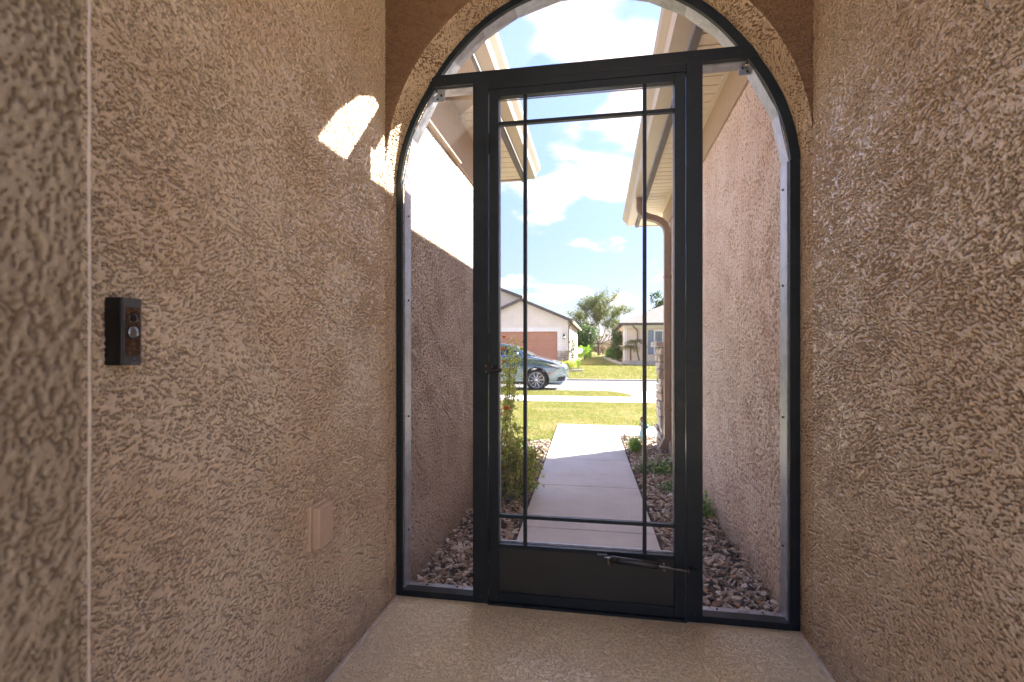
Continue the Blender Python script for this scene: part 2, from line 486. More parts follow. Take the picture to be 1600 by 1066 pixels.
# ---------------------------------------------------------------- mesh helpers
class MB:
    def __init__(s):
        s.v = []
        s.f = []

    def add(s, vs_, fs_):
        o = len(s.v)
        s.v += [tuple(v) for v in vs_]
        s.f += [tuple(i + o for i in f) for f in fs_]

    def box(s, x0, x1, y0, y1, z0, z1):
        s.add([(x0, y0, z0), (x1, y0, z0), (x1, y1, z0), (x0, y1, z0), (x0, y0, z1), (x1, y0, z1), (x1, y1, z1), (x0, y1, z1)],
              [(0, 3, 2, 1), (4, 5, 6, 7), (0, 1, 5, 4), (1, 2, 6, 5), (2, 3, 7, 6), (3, 0, 4, 7)])

    def prism(s, pts, y0, y1, axis='y'):
        """pts: polygon in the plane across the axis ((x,z) for y, (y,z) for x, (x,y) for z)"""
        n = len(pts)
        def P(a, b_, t):
            return (a, t, b_) if axis == 'y' else ((t, a, b_) if axis == 'x' else (a, b_, t))
        vs_ = [P(a, b_, y0) for a, b_ in pts] + [P(a, b_, y1) for a, b_ in pts]
        fs_ = [tuple(range(n)), tuple(range(2 * n - 1, n - 1, -1))] + [(i, (i + 1) % n, n + (i + 1) % n, n + i) for i in range(n)]
        s.add(vs_, fs_)

    def tube(s, pts, rad, seg=8, cap=True):
        pts = [Vector(p) for p in pts]
        rr = rad if isinstance(rad, (list, tuple)) else [rad] * len(pts)
        o = len(s.v)
        up = Vector((0, 0, 1))
        for i, p in enumerate(pts):
            d = (pts[min(i + 1, len(pts) - 1)] - pts[max(i - 1, 0)]).normalized()
            a = d.cross(up if abs(d.z) < .95 else Vector((0, 1, 0))).normalized()
            c = d.cross(a)
            for k in range(seg):
                t = 2 * math.pi * k / seg
                s.v.append(tuple(p + (a * math.cos(t) + c * math.sin(t)) * rr[i]))
        for i in range(len(pts) - 1):
            for k in range(seg):
                s.f.append((o + i * seg + k, o + i * seg + (k + 1) % seg, o + (i + 1) * seg + (k + 1) % seg, o + (i + 1) * seg + k))
        if cap:
            s.f.append(tuple(o + k for k in range(seg))[::-1])
            s.f.append(tuple(o + (len(pts) - 1) * seg + k for k in range(seg)))

    def lathe(s, c, prof, seg=12, axis='z', cap=True):
        """prof: (radius, height) pairs"""
        o = len(s.v)
        for r, h in prof:
            for k in range(seg):
                t = 2 * math.pi * k / seg
                a, b_ = r * math.cos(t), r * math.sin(t)
                q = (a, b_, h) if axis == 'z' else ((a, h, b_) if axis == 'y' else (h, a, b_))
                s.v.append((c[0] + q[0], c[1] + q[1], c[2] + q[2]))
        n = len(prof)
        for i in range(n - 1):
            for k in range(seg):
                s.f.append((o + i * seg + k, o + i * seg + (k + 1) % seg, o + (i + 1) * seg + (k + 1) % seg, o + (i + 1) * seg + k))
        if cap:
            s.f.append(tuple(o + k for k in range(seg))[::-1])
            s.f.append(tuple(o + (n - 1) * seg + k for k in range(seg)))

    def leaf(s, p, d, up, L, W):
        """one folded leaf: two quads-ish halves meeting on the midrib"""
        d = Vector(d).normalized()
        sd = d.cross(Vector(up))
        if sd.length < 1e-3:
            sd = d.cross(Vector((1, 0, 0)))
        sd.normalize()
        nn = sd.cross(d)
        p = Vector(p)
        m = p + d * L * .5 - nn * W * .12
        o = len(s.v)
        s.v += [tuple(p), tuple(m + sd * W * .5 + nn * W * .15), tuple(p + d * L - nn * L * .1), tuple(m - sd * W * .5 + nn * W * .15)]
        s.f += [(o, o + 1, o + 2, o + 3)]

    def build(s, name, mat, parent=None, smooth=False, bevel=0, kind=None, origin=None):
        me = bpy.data.meshes.new(name)
        if origin is None:
            if parent is None and s.v:
                xs = [v[0] for v in s.v]; ys = [v[1] for v in s.v]; zs = [v[2] for v in s.v]
                origin = ((min(xs) + max(xs)) / 2, (min(ys) + max(ys)) / 2, min(zs))
            else:
                origin = (0, 0, 0)
        ox, oy, oz = origin
        me.from_pydata([(x - ox, y - oy, z - oz) for x, y, z in s.v], [], s.f)
        me.update()
        bm = bmesh.new()
        bm.from_mesh(me)
        if len(s.f) < 4000:
            bmesh.ops.recalc_face_normals(bm, faces=bm.faces)
        bm.to_mesh(me)
        bm.free()
        if smooth:
            me.polygons.foreach_set('use_smooth', [True] * len(me.polygons))
        me.materials.append(M[mat] if isinstance(mat, str) else mat)
        o = bpy.data.objects.new(name, me)
        COL.objects.link(o)
        o.location = origin
        if parent is not None:
            o.parent = parent
            # geometry was given in world coordinates: undo the parent's placement
            pm = Matrix.LocRotScale(parent.location, parent.rotation_euler, None)
            if parent.parent is not None:
                pp = parent.parent
                pm = Matrix.LocRotScale(pp.location, pp.rotation_euler, None) @ parent.matrix_parent_inverse @ pm
            o.matrix_parent_inverse = pm.inverted()
        if bevel:
            b = o.modifiers.new('bevel', 'BEVEL')
            b.width = bevel
            b.segments = 2
            b.limit_method = 'ANGLE'
            b.angle_limit = R(40)
        if kind:
            o['kind'] = kind
        return o


def thing(name, label, cat, loc=(0, 0, 0), group=None):
    o = bpy.data.objects.new(name, None)
    o.empty_display_size = .1
    COL.objects.link(o)
    o.location = loc
    o['label'] = label
    o['category'] = cat
    if group:
        o['group'] = group
    return o


def tag(o, label, cat, group=None):
    o['label'] = label
    o['category'] = cat
    if group:
        o['group'] = group
    return o


def boxpart(name, mat, parent, x0, x1, y0, y1, z0, z1, bevel=0):
    m = MB()
    m.box(x0, x1, y0, y1, z0, z1)
    return m.build(name, mat, parent, bevel=bevel)


# ---------------------------------------------------------------- real stucco relief
def band_field(nu, nv, cell, rng, wl, ang=0.0, ratio=1.0, width=.5):
    """band-passed random field: wl = wavelength across the streak (m), ratio = how much longer along it, ang = streak direction"""
    f = np.fft.rfft2(rng.standard_normal((nv, nu)))
    fv = np.fft.fftfreq(nv, cell)[:, None]
    fu = np.fft.rfftfreq(nu, cell)[None, :]
    c_, s_ = math.cos(R(ang)), math.sin(R(ang))
    al = (fu * c_ + fv * s_) * ratio
    ac = -fu * s_ + fv * c_
    k = np.sqrt(al ** 2 + ac ** 2) + 1e-9
    w_ = np.exp(-(np.log(k * wl) / width) ** 2)
    g = np.fft.irfft2(f * w_, s=(nv, nu))
    return g / g.std()


def sstep(x, a, b):
    t = np.clip((x - a) / (b - a), 0, 1)
    return t * t * (3 - 2 * t)


def stucco_field(nu, nv, cell, seed, angs, scale=1.0, press=0.0):
    """torn and pressed stucco, 0..1; angs = streak directions from the bottom row to the top row"""
    rng = np.random.default_rng(seed)
    vv = np.linspace(0, 1, nv)[:, None] + .22 * band_field(nu, nv, cell, rng, .5)
    vv = np.clip(vv, 0, 1) * (len(angs) - 1)
    st = np.zeros((nv, nu))
    for i, a in enumerate(angs):
        w_ = np.clip(1 - np.abs(vv - i), 0, 1) ** .5
        st += w_ * band_field(nu, nv, cell, rng, .0100 * scale, a, 4.2, .45)
    fine = band_field(nu, nv, cell, rng, .0098 * scale, 0, 1, .42)
    lump = band_field(nu, nv, cell, rng, .022 * scale, 0, 1, .5)
    m1 = sstep(band_field(nu, nv, cell, rng, .12), -.9, 1.0)          # where the streaks win
    scr = band_field(nu, nv, cell, rng, .006 * scale, angs[len(angs) // 2] + 6, 16, .35)
    mixf = st * (.45 + .65 * m1) + fine * (.95 - .4 * m1) + lump * .30 - np.clip(np.abs(scr) - 1.7, 0, 1) * 2.2 * np.sign(scr)
    mixf /= mixf.std()
    smooth = sstep(band_field(nu, nv, cell, rng, .034, angs[len(angs) // 2], 3.2), 1.0, 2.2) * 1.3  # hand-pressed flats
    broad = band_field(nu, nv, cell, rng, .22, angs[len(angs) // 2], 1.8) * .15      # hand pressure changing across the wall
    drag = band_field(nu, nv, cell, rng, .016 * scale, angs[len(angs) // 2] - 4, 14, .35)
    drag = -np.clip(drag - 1.75, 0, 1) * 2.0 + np.clip(-drag - 1.75, 0, 1) * 2.2
    h = sstep(mixf + smooth + press + broad + drag, -.74, -.02)
    h = h * (.86 + .14 * np.clip(lump * .4 + .5, 0, 1)) + .05 * fine * h
    return h


def grid_mesh(name, mat, parent, P, smooth=True, H=None):
    """P: (nv, nu, 3) array of world positions"""
    nv, nu = P.shape[:2]
    me = bpy.data.meshes.new(name)
    n = nv * nu
    me.vertices.add(n)
    me.vertices.foreach_set('co', P.reshape(-1).astype(np.float32))
    i = np.arange(nv - 1)[:, None] * nu + np.arange(nu - 1)[None, :]
    q = np.stack([i, i + 1, i + nu + 1, i + nu], -1).reshape(-1)
    nf = len(q) // 4
    me.loops.add(nf * 4)
    me.polygons.add(nf)
    me.loops.foreach_set('vertex_index', q.astype(np.int32))
    me.polygons.foreach_set('loop_start', np.arange(0, nf * 4, 4, dtype=np.int32))
    if smooth:
        me.polygons.foreach_set('use_smooth', np.ones(nf, bool))
    me.update(calc_edges=True)
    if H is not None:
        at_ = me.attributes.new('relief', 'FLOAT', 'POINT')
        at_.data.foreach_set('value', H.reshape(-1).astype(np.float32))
    me.materials.append(M[mat])
    o = bpy.data.objects.new(name, me)
    COL.objects.link(o)
    if parent is not None:
        o.parent = parent
        o.matrix_parent_inverse = Matrix.LocRotScale(parent.location, parent.rotation_euler, None).inverted()
    return o


def stucco_wall_x(name, mat, parent, x, sgn, y0, y1, z0, z1, cell, seed, angs, depth, scale=1.0):
    """a wall plane x = const facing sgn, really displaced"""
    nu, nv = int((y1 - y0) / cell) + 2, int((z1 - z0) / cell) + 2
    h = stucco_field(nu, nv, cell, seed, angs, scale)
    Y, Z = np.meshgrid(np.linspace(y0, y1, nu), np.linspace(z0, z1, nv))
    P = np.stack([x + sgn * (h - .8) * depth, Y, Z], -1)
    return grid_mesh(name, mat, parent, P, H=h)


# ---------------------------------------------------------------- terrain
PROF = [(1.5, -.12), (5, -.155), (7.6, -.17), (10, -.26), (12.9, -.375), (14.6, -.40), (16.85, -.43), (16.9, -.47), (24.0, -.53), (24.05, -.47),
        (27, -.30), (30, -.12), (34, -.05), (42, .15), (52, .33), (80, .5), (150, .8), (1500, 2)]


def zg(x, y):
    if y < 1.5:
        return -.175
    for (a, za), (b, zb) in zip(PROF, PROF[1:]):
        if y <= b:
            return za + (zb - za) * max(0, (y - a)) / (b - a)
    return PROF[-1][1]


def drape(name, xs, ys, mat, off=0.0, kind='structure', fx=None):
    m = MB()
    nx, ny = len(xs), len(ys)
    for y in ys:
        for x in xs:
            X = fx(x, y) if fx else x
            m.v.append((X, y, zg(X, y) + off))
    for j in range(ny - 1):
        for i in range(nx - 1):
            a = j * nx + i
            m.f.append((a, a + 1, a + nx + 1, a + nx))
    o = m.build(name, mat, None, kind=kind)
    return o


ys = sorted(set([p[0] for p in PROF if p[0] < 1600] + [2, 3, 4, 6, 7, 8, 9, 11, 12, 14, 16, 20, 22, 26, 28, 32, 36, 38, 40, 46, 60, 70, 100, 200, 300, 600]))
drape('ground', [-1500, -400, -150, -60, -30, -15, -8, -4, -2, 0, 2, 4, 8, 15, 30, 60, 150, 400, 1500], [-300, -60, -20, -8, -3, 1.99] + ys[1:], 'turf')
yr = [16.92, 18, 20, 22, 24.0]
drape('road', [-150, -60, -20, 0, 20, 60, 150], yr, 'asphalt', .006)
sx = [-150] + [i * 1.5 for i in range(-12, 13)] + [150]
ysw = [12.9, 13.7, 14.6]
side = bpy.data.objects.new('sidewalk', None)
side['kind'] = 'structure'
side.location = (0, 13.7, -.38)
COL.objects.link(side)
for a in range(-10, 10):
    m = MB()
    x0, x1 = a * 1.5 + .006, a * 1.5 + 1.494
    m.v = [(x0, 12.9, zg(0, 12.9) + .012), (x1, 12.9, zg(0, 12.9) + .012), (x1, 14.6, zg(0, 14.6) + .012), (x0, 14.6, zg(0, 14.6) + .012),
           (x0, 12.9, zg(0, 12.9) - .1), (x1, 12.9, zg(0, 12.9) - .1), (x1, 14.6, zg(0, 14.6) - .1), (x0, 14.6, zg(0, 14.6) - .1)]
    m.f = [(0, 1, 2, 3), (0, 4, 5, 1), (1, 5, 6, 2), (2, 6, 7, 3), (3, 7, 4, 0)]
    m.build('slab', 'concrete', side)
for x0, x1 in ((-150, -15), (15, 150)):
    drape('sidewalk', [x0, x1], ysw, 'concrete', .012)
# kerbs, broken by the driveway
for y0, y1, spans in ((16.80, 16.93, [(-150, 1.0), (5.6, 150)]), (24.0, 24.14, [(-150, -7.8), (-2.2, 150)])):
    for x0, x1 in spans:
        m = MB()
        m.box(x0, x1, y0, y1, -.58, -.425 if y0 < 20 else -.455)
        m.build('kerb', 'kerb', None, bevel=.02, kind='structure')
# own driveway, flared at the road
drape('driveway', [0, .25, .5, .75, 1], [6.9, 8, 10, 12.88], 'concrete', .014, fx=lambda t, y: 1.75 + t * 3.6)
drape('driveway', [0, .25, .5, .75, 1], [14.61, 15.2, 16, 16.5, 16.79], 'concrete', .016,
      fx=lambda t, y: (1.0 - .55 * max(0, (y - 15.2) / 1.6) ** 2) + t * (4.6 + .55 * max(0, (y - 15.2) / 1.6) ** 2 * 2))
drape('driveway', [0, 1], [24.15, 26, 28, 29.98], 'concrete', .014, fx=lambda t, y: -7.5 + t * 5.2)

# ---------------------------------------------------------------- porch floor, ceiling
m = MB()
m.box(-.86, .755, -1.5, 2.0, -.16, 0.0)
m.box(-1.6, -.862, -1.5, .39, -.16, -.001)
m.build('porch_floor', 'floor', None, bevel=.006, kind='structure')
m = MB()
m.box(-1.7, 1.6, .15, 1.80, 2.86, 2.98)
m.build('porch_ceiling', 'ceil', None, kind='structure')

m = MB()
for a in range(-6, 6):
    for b_ in range(8):
        m.box(a * 1.5 + .01, a * 1.5 + 1.49, -1.52 - b_ * 1.5 - 1.48, -1.52 - b_ * 1.5, -.2, -.06)
m.build('bounce_paving', 'bounce_pavers', None, kind='structure')  # unseen paving added behind the camera to bounce sunlight into the porch

for xa, xb in ((-.803, -.792), (.687, .698)):
    m = MB()
    m.box(xa, xb, .55, 1.895, .0005, .004)
    m.build('floor_edge', 'bead', None, kind='structure', bevel=.0015)

# walls of the porch
w = thing('stucco_wall', 'tan trowelled stucco wall on the left of the porch, carrying doorbell and box cover', 'wall', (-.9, 1.1, 0))
boxpart('wall_core', 'stucco_side', w, -1.0, -.8135, .414, 1.80, -.002, 2.858)
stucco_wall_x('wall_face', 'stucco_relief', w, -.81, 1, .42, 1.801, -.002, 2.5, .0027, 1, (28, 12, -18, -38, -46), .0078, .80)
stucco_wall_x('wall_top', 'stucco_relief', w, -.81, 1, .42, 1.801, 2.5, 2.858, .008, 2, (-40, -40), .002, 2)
# painted trim line where wall meets floor
w2 = thing('stucco_wall', 'tan trowelled stucco wall on the right side of the porch, nothing mounted on it', 'wall', (.8, .6, 0))
boxpart('wall_core', 'stucco_side', w2, .7085, .90, .15, 1.80, -.002, 2.858)
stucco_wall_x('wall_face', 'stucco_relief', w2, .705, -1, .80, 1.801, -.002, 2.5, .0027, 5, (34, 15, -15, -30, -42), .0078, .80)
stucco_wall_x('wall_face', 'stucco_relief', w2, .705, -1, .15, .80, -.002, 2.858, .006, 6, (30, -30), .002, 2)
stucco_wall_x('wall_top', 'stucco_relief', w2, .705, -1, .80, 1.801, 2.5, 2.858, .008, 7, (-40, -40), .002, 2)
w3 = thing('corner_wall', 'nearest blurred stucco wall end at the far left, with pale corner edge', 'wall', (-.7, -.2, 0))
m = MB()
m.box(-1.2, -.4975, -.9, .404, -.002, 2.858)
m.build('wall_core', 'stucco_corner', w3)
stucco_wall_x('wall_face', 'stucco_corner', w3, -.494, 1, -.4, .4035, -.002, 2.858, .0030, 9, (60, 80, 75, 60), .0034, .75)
m = MB()
N = 60
rnd = random.Random(3)
for i in range(N + 1):
    z = -.002 + 2.86 * i / N
    j = (noise.noise(Vector((0, 0, z * 9))) * .0022)
    for k in range(5):
        t = R(90 * k / 4)
        r = .007
        m.v.append((-.494 - r + .0035 + r * math.cos(t) + j * .5, .408 - r + .0045 + r * math.sin(t) + j, z))
for i in range(N):
    for k in range(4):
        a = i * 5 + k
        m.f.append((a, a + 1, a + 6, a + 5))
m.build('corner_bead', 'bead', w3, smooth=True)
# arch wall -------------------------------------------------
XC, ZC, RA = -.0525, 1.67, .7575
aw = thing('arch_wall', 'stucco wall, face darkened for shade, with round arched opening around the screen door', 'wall', (XC, 1.9, 0))
m = MB()
NA = 96
XL, XR, ZT = -.81, .705, 3.05
ring = []
for i in range(NA + 1):
    t = math.pi * (1 - i / NA)
    ring.append((t, XC + RA * math.cos(t), ZC + RA * math.sin(t)))


def jit(x, z, s_=.0022):
    return noise.noise(Vector((x * 38, z * 38, 1.7))) * s_ + noise.noise(Vector((x * 11, z * 11, 5))) * s_


def RF(t):
    """radius of the plaster lip that the frame is screwed to (t in radians)"""
    s_ = max(0.0, math.sin(t))
    q_ = min(1, max(0, (s_ - .58) / .42))
    return RA - .031 * min(1.0, s_ / .5) * (1 - .55 * q_ * q_ * (3 - 2 * q_))


# the reveal: down the left side, over the arch, down the right side, really displaced
cell = .0028
LS = ZC + .12
LA = math.pi * RA
tot = 2 * LS + LA
nvv, nuu = int(tot / cell), int(.2 / cell) + 2
HF = stucco_field(nuu, nvv, cell, 17, (20, -30, 40, -30, 20), 1.0)
HF[:, 0] = HF[:, 0] * .5
S_ = np.linspace(0, tot, nvv)
P = np.zeros((nvv, nuu, 3))
Yg = np.linspace(1.80, 2.0, nuu)
for i in range(nvv):
    s1 = S_[i]
    hcol = (HF[i] - .8) * .0062
    if s1 < LS:
        bx_, bz_, nx_, nz_ = XL, -.12 + s1, 1, 0
    elif s1 < LS + LA:
        t = math.pi - (s1 - LS) / RA
        bx_, bz_, nx_, nz_ = XC + RA * math.cos(t), ZC + RA * math.sin(t), -math.cos(t), -math.sin(t)
        hcol = hcol + (RA - RF(t)) * np.clip((Yg - 1.80) / .095, 0, 1) * np.clip((2.0 - Yg) / .02, 0, 1)
    else:
        bx_, bz_, nx_, nz_ = XR, ZC - (s1 - LS - LA), -1, 0
    P[i, :, 0] = bx_ + nx_ * hcol
    P[i, :, 1] = Yg
    P[i, :, 2] = bz_ + nz_ * hcol
    P[i, 0, 1] += .003
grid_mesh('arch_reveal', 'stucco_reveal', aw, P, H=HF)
# front face: from the arch rim out to the rectangle, sharing the rim's unevenness
nr = 40
i0, i1 = int(LS / cell) + 1, int((LS + LA) / cell) - 1
step = 2
idx = list(range(i0, i1, step))
P2 = np.zeros((len(idx), nr, 3))
FH = stucco_field(nr, len(idx), .0056, 23, (80, 85, 95, 100), 2.2, .3)
for a, i in enumerate(idx):
    t = math.pi - (S_[i] - LS) / RA
    dx, dz = math.cos(t), math.sin(t)
    cand = []
    if dz > 1e-6:
        cand.append((ZT - ZC) / dz)
    if dx < -1e-6:
        cand.append((XL - XC) / dx)
    if dx > 1e-6:
        cand.append((XR - XC) / dx)
    r0 = RA - (HF[i, 0] - .8) * .0062
    far = max(min(cand), r0 + .0006)
    for k in range(nr):
        rr = r0 + (far - r0) * (k / (nr - 1)) ** 1.3
        P2[a, k] = (XC + rr * dx, 1.80 + (.003 if k == 0 else 0) - (FH[a, k] - .7) * .0015 * min(1, (far - r0) / .05), ZC + rr * dz)
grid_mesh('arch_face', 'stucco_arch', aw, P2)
# outer face of the arch wall and its mass, built as slabs round the opening
m = MB()
for i in range(NA):
    t0, x0, z0 = ring[i]
    t1, x1, z1 = ring[i + 1]
    m.add([(x0, 2.0, z0), (x1, 2.0, z1), (x1, 2.0, ZT), (x0, 2.0, ZT)], [(0, 1, 2, 3)])
m.box(-1.05, XL - .003, 1.803, 2.0, -.1, ZT)
m.box(XR + .003, .95, 1.803, 2.0, -.1, ZT)
m.build('outer_face', 'stucco_face', aw)
boxpart('roof_cap', 'roof', aw, -1.05, .95, 1.80, 2.06, ZT, ZT + .12)
# roof mass over the porch
rp = thing('porch_roof', 'low shingled roof over the entry porch, above the arch', 'roof', (0, 0, 3.0))
m = MB()
m.prism([(-1.75, 2.985), (1.65, 2.985), (1.65, 3.05), (-.05, 3.12), (-1.75, 3.05)], .1, 1.795)
m.build('shingles', 'roof', rp)
for x0, x1 in ((-1.75, -1.22), (.92, 1.65)):
    boxpart('side_fill', 'ceil', rp, x0, x1, .15, 1.795, -.1, 2.855)

# ---------------------------------------------------------------- screen enclosure
YF, YB = 1.90, 1.945
se = thing('screen_frame', 'dark bronze arched aluminium frame filling the archway around the door', 'screen frame', (XC, 1.92, 0))


def arc_bar(name, t0, t1, ro, ri, y0, y1, mat, n=40, pts=None):
    """ro, ri: how far inside the plaster lip the bar starts and ends (numbers, or a function of the angle)"""
    m_ = MB()
    ang = pts if pts else [t0 + (t1 - t0) * i / n for i in range(n + 1)]
    for t in ang:
        c, s_ = math.cos(R(t)), math.sin(R(t))
        rf = RF(R(t))
        a_, b_ = rf - ro, rf - (ri(t) if callable(ri) else ri)
        for r, y in ((a_, y0), (b_, y0), (b_, y1), (a_, y1)):
            m_.v.append((XC + r * c, y, ZC + r * s_))
    k = len(ang)
    for i in range(k - 1):
        for q in range(4):
            a = i * 4
            m_.f.append((a + q, a + (q + 1) % 4, a + 4 + (q + 1) % 4, a + 4 + q))
    m_.f.append((0, 1, 2, 3))
    m_.f.append(tuple((k - 1) * 4 + q for q in (3, 2, 1, 0)))
    return m_.build(name, mat, se)


ZB, ZTR = .016, 2.09            # sill height, transom top
TB = 2.045                      # transom bottom
arc_bar('arch_frame', 0, 180, .001, lambda t: .034 if t < 70 else .034 - .012 * min(1, (t - 70) / 60), YF, 1.917, 'bronze', 72)
boxpart('frame_side', 'bronze', se, XL + .003, XL + .026, YF, 1.917, .002, ZC - .001)
boxpart('frame_side', 'bronze', se, XR - .036, XR - .003, YF, 1.917, .002, ZC - .001)
PL0, PL1, PR0, PR1 = -.4865, -.4255, .3175, .374
boxpart('transom', 'bronze', se, -.664, .562, YF - .002, YB - .001, TB, ZTR, .0015)
boxpart('post', 'bronze', se, PL0, PL1, YF - .004, YB - .002, .0015, TB, .0015)
boxpart('post', 'bronze', se, PR0, PR1, YF - .004, YB - .002, .0015, TB, .0015)
boxpart('door_header', 'bronze', se, PL1, PR0, YF - .001, YB - .003, 2.017, TB, .001)
boxpart('sill_rail', 'bronze', se, XL + .026, PL0, YF - .001, YB, .0015, .026)
boxpart('sill_rail', 'bronze', se, PR1, XR - .036, YF - .001, YB, .0015, .026)
boxpart('threshold', 'bronze', se, PL1, PR0, YF - .012, YB, .0015, .010)
# mill-finish channel behind, in straight chords
R2 = RA - .030
yb0, yb1 = 1.9185, 1.985
right_ang = [0, 14, 29, 33.5]
left_ang = [180, 149.5]
arc_bar('channel', 0, 0, .030, .034, yb0, yb1, 'mill', pts=[0, 14])
arc_bar('channel', 0, 0, .026, .030, yb0, yb1, 'mill', pts=[14, 32])
arc_bar('channel', 0, 0, .020, .024, yb0, yb1, 'mill', pts=[180, 165])
arc_bar('channel', 0, 0, .018, .022, yb0, yb1, 'mill', pts=[165, 148])
arc_bar('channel', 0, 0, .022, .027, yb0, yb1, 'mill', pts=[36, 46, 58, 70, 82])
arc_bar('channel', 0, 0, .016, .021, yb0, yb1, 'mill', pts=[146, 136, 124, 112, 98, 84])
boxpart('channel', 'mill', se, XL + .029, XL + .033, yb0, yb1, .022, ZC)
boxpart('channel', 'mill', se, XR - .040, XR - .036, yb0, yb1, .022, ZC)
boxpart('channel', 'mill', se, XL + .033, PL0, yb0, yb1, .016, .020)
boxpart('channel', 'mill', se, PR1, XR - .040, yb0, yb1, .016, .020)
boxpart('channel', 'mill', se, -.64, PL0, yb0, yb1 - .01, TB - .004, TB)
boxpart('channel', 'mill', se, PR1, .53, yb0, yb1 - .01, TB - .004, TB)
# corner brackets and screws
for x, z in ((-.640, 2.03), (.532, 2.03)):
    boxpart('corner_bracket', 'mill', se, x - .022, x + .022, YB + .004, YB + .007, z - .02, z + .012)


def screw(x, y, z, ax):
    m_ = MB()
    m_.lathe((x, y, z), [(.0042, -.003), (.0042, .0015), (.002, .003)], 8, ax)
    m_.build('screw', 'screw', se)


for z in (.25, .72, 1.2, 1.55):
    screw(XL + .034, 1.955, z, 'x')
    screw(XR - .041, 1.955, z + .03, 'x')
for x in (-.70, -.57):
    screw(x, 1.97, .021, 'z')
for x in (.44, .60):
    screw(x, 1.97, .021, 'z')
for t in (38, 52, 66):
    screw(XC + (RF(R(t)) - .028) * math.cos(R(t)), 1.97, ZC + (RF(R(t)) - .028) * math.sin(R(t)), 'x')
screw(-.632, YB + .003, 2.034, 'y')
screw(-.648, YB + .003, 2.02, 'y')
screw(.524, YB + .003, 2.034, 'y')
screw(.540, YB + .003, 2.02, 'y')
# mesh panels
ysn = 1.952
m = MB()
pts = [(XL + .03, .02), (PL0, .02), (PL0, TB), (-.66, TB)] + [(XC + (RA - .045) * math.cos(R(t)), ZC + (RA - .048) * math.sin(R(t))) for t in (152, 160, 170, 180)]
m.add([(x, ysn, z) for x, z in pts], [tuple(range(len(pts)))])
m.build('insect_screen', 'screen', se)
m = MB()
pts = [(PR1, .02), (XR - .035, .02)] + [(XC + (RA - .048) * math.cos(R(t)), ZC + (RA - .048) * math.sin(R(t))) for t in (0, 10, 20, 29)] + [(.545, TB), (PR1, TB)]
m.add([(x, ysn, z) for x, z in pts], [tuple(range(len(pts)))])
m.build('insect_screen', 'screen', se)
m = MB()
pts = [(XC + (RA - .048) * math.cos(R(t)), ZC + (RA - .048) * math.sin(R(t))) for t in range(34, 147, 4)]
m.add([(x, ysn, z) for x, z in pts], [tuple(range(len(pts)))])
m.build('insect_screen', 'screen', se)

# ---------------------------------------------------------------- screen door
dr = thing('screen_door', 'dark bronze screen door with slim grid bars and solid kick panel', 'door', (PL1, 1.92, .01))
DY0, DY1 = 1.898, 1.928
GX0, GX1, GZ0, GZ1 = -.384, .2765, .237, 1.985
DX0, DX1 = PL1 + .0035, PR0 - .0035
boxpart('stile', 'bronze', dr, DX0, GX0, DY0, DY1, .012, 2.014, .002)
boxpart('stile', 'bronze', dr, GX1, DX1, DY0, DY1, .012, 2.014, .002)
boxpart('top_rail', 'bronze', dr, GX0, GX1, DY0 + .001, DY1, GZ1, 2.014, .001)
boxpart('bottom_rail', 'bronze', dr, GX0, GX1, DY0 + .001, DY1, .012, .048, .001)
boxpart('kick_rail', 'bronze', dr, GX0, GX1, DY0 + .0015, DY1, .222, GZ0, .001)
boxpart('kick_panel', 'bronze_in', dr, GX0, GX1, DY0 + .010, DY1 - .004, .048, .222)
for x in (-.2806, .170):
    boxpart('grid_bar', 'bronze', dr, x - .0066, x + .0066, DY0 + .004, DY1 - .004, GZ0, GZ1, .001)
for z in (.345, 1.881):
    boxpart('grid_bar', 'bronze', dr, GX0, GX1, DY0 + .0055, DY1 - .0055, z - .0066, z + .0066, .001)
# thin bright edge of the spline channel round the screen
for a in ((GX0, GX0 + .0022, GZ0, GZ1), (GX1 - .0022, GX1, GZ0, GZ1)):
    boxpart('spline_edge', 'mill', dr, a[0], a[1], DY1 + .001, DY1 + .008, a[2], a[3])
boxpart('spline_edge', 'mill', dr, GX0 + .0022, GX1 - .0022, DY1 + .001, DY1 + .008, GZ0, GZ0 + .0045)
boxpart('spline_edge', 'mill', dr, GX0 + .0022, GX1 - .0022, DY1 + .001, DY1 + .008, GZ1 - .003, GZ1)
m = MB()
m.add([(GX0, DY1 + .004, GZ0), (GX1, DY1 + .004, GZ0), (GX1, DY1 + .004, GZ1), (GX0, DY1 + .004, GZ1)], [(0, 1, 2, 3)])
m.build('insect_screen', 'screen', dr)
# latch
lt = boxpart('latch', 'black', dr, -.431, -.40, 1.872, DY0 - .0005, .905, .945, .003)
boxpart('latch_lever', 'black', lt, -.412, -.366, 1.868, 1.880, .910, .925, .003)
m = MB()
m.lathe((-.428, 1.870, .935), [(.0035, 0), (.0035, .004)], 8, 'y')
m.build('latch_pin', 'steel', lt)
m = MB()
m.lathe((-.428, 1.870, .912), [(.0035, 0), (.0035, .004)], 8, 'y')
m.build('latch_pin', 'steel', lt)
for z in (1.80, 1.02, .25):
    m = MB()
    m.lathe((PL1 + .001, 1.893, z - .04), [(.005, 0), (.005, .08)], 8)
    m.build('hinge', 'bronze', dr)
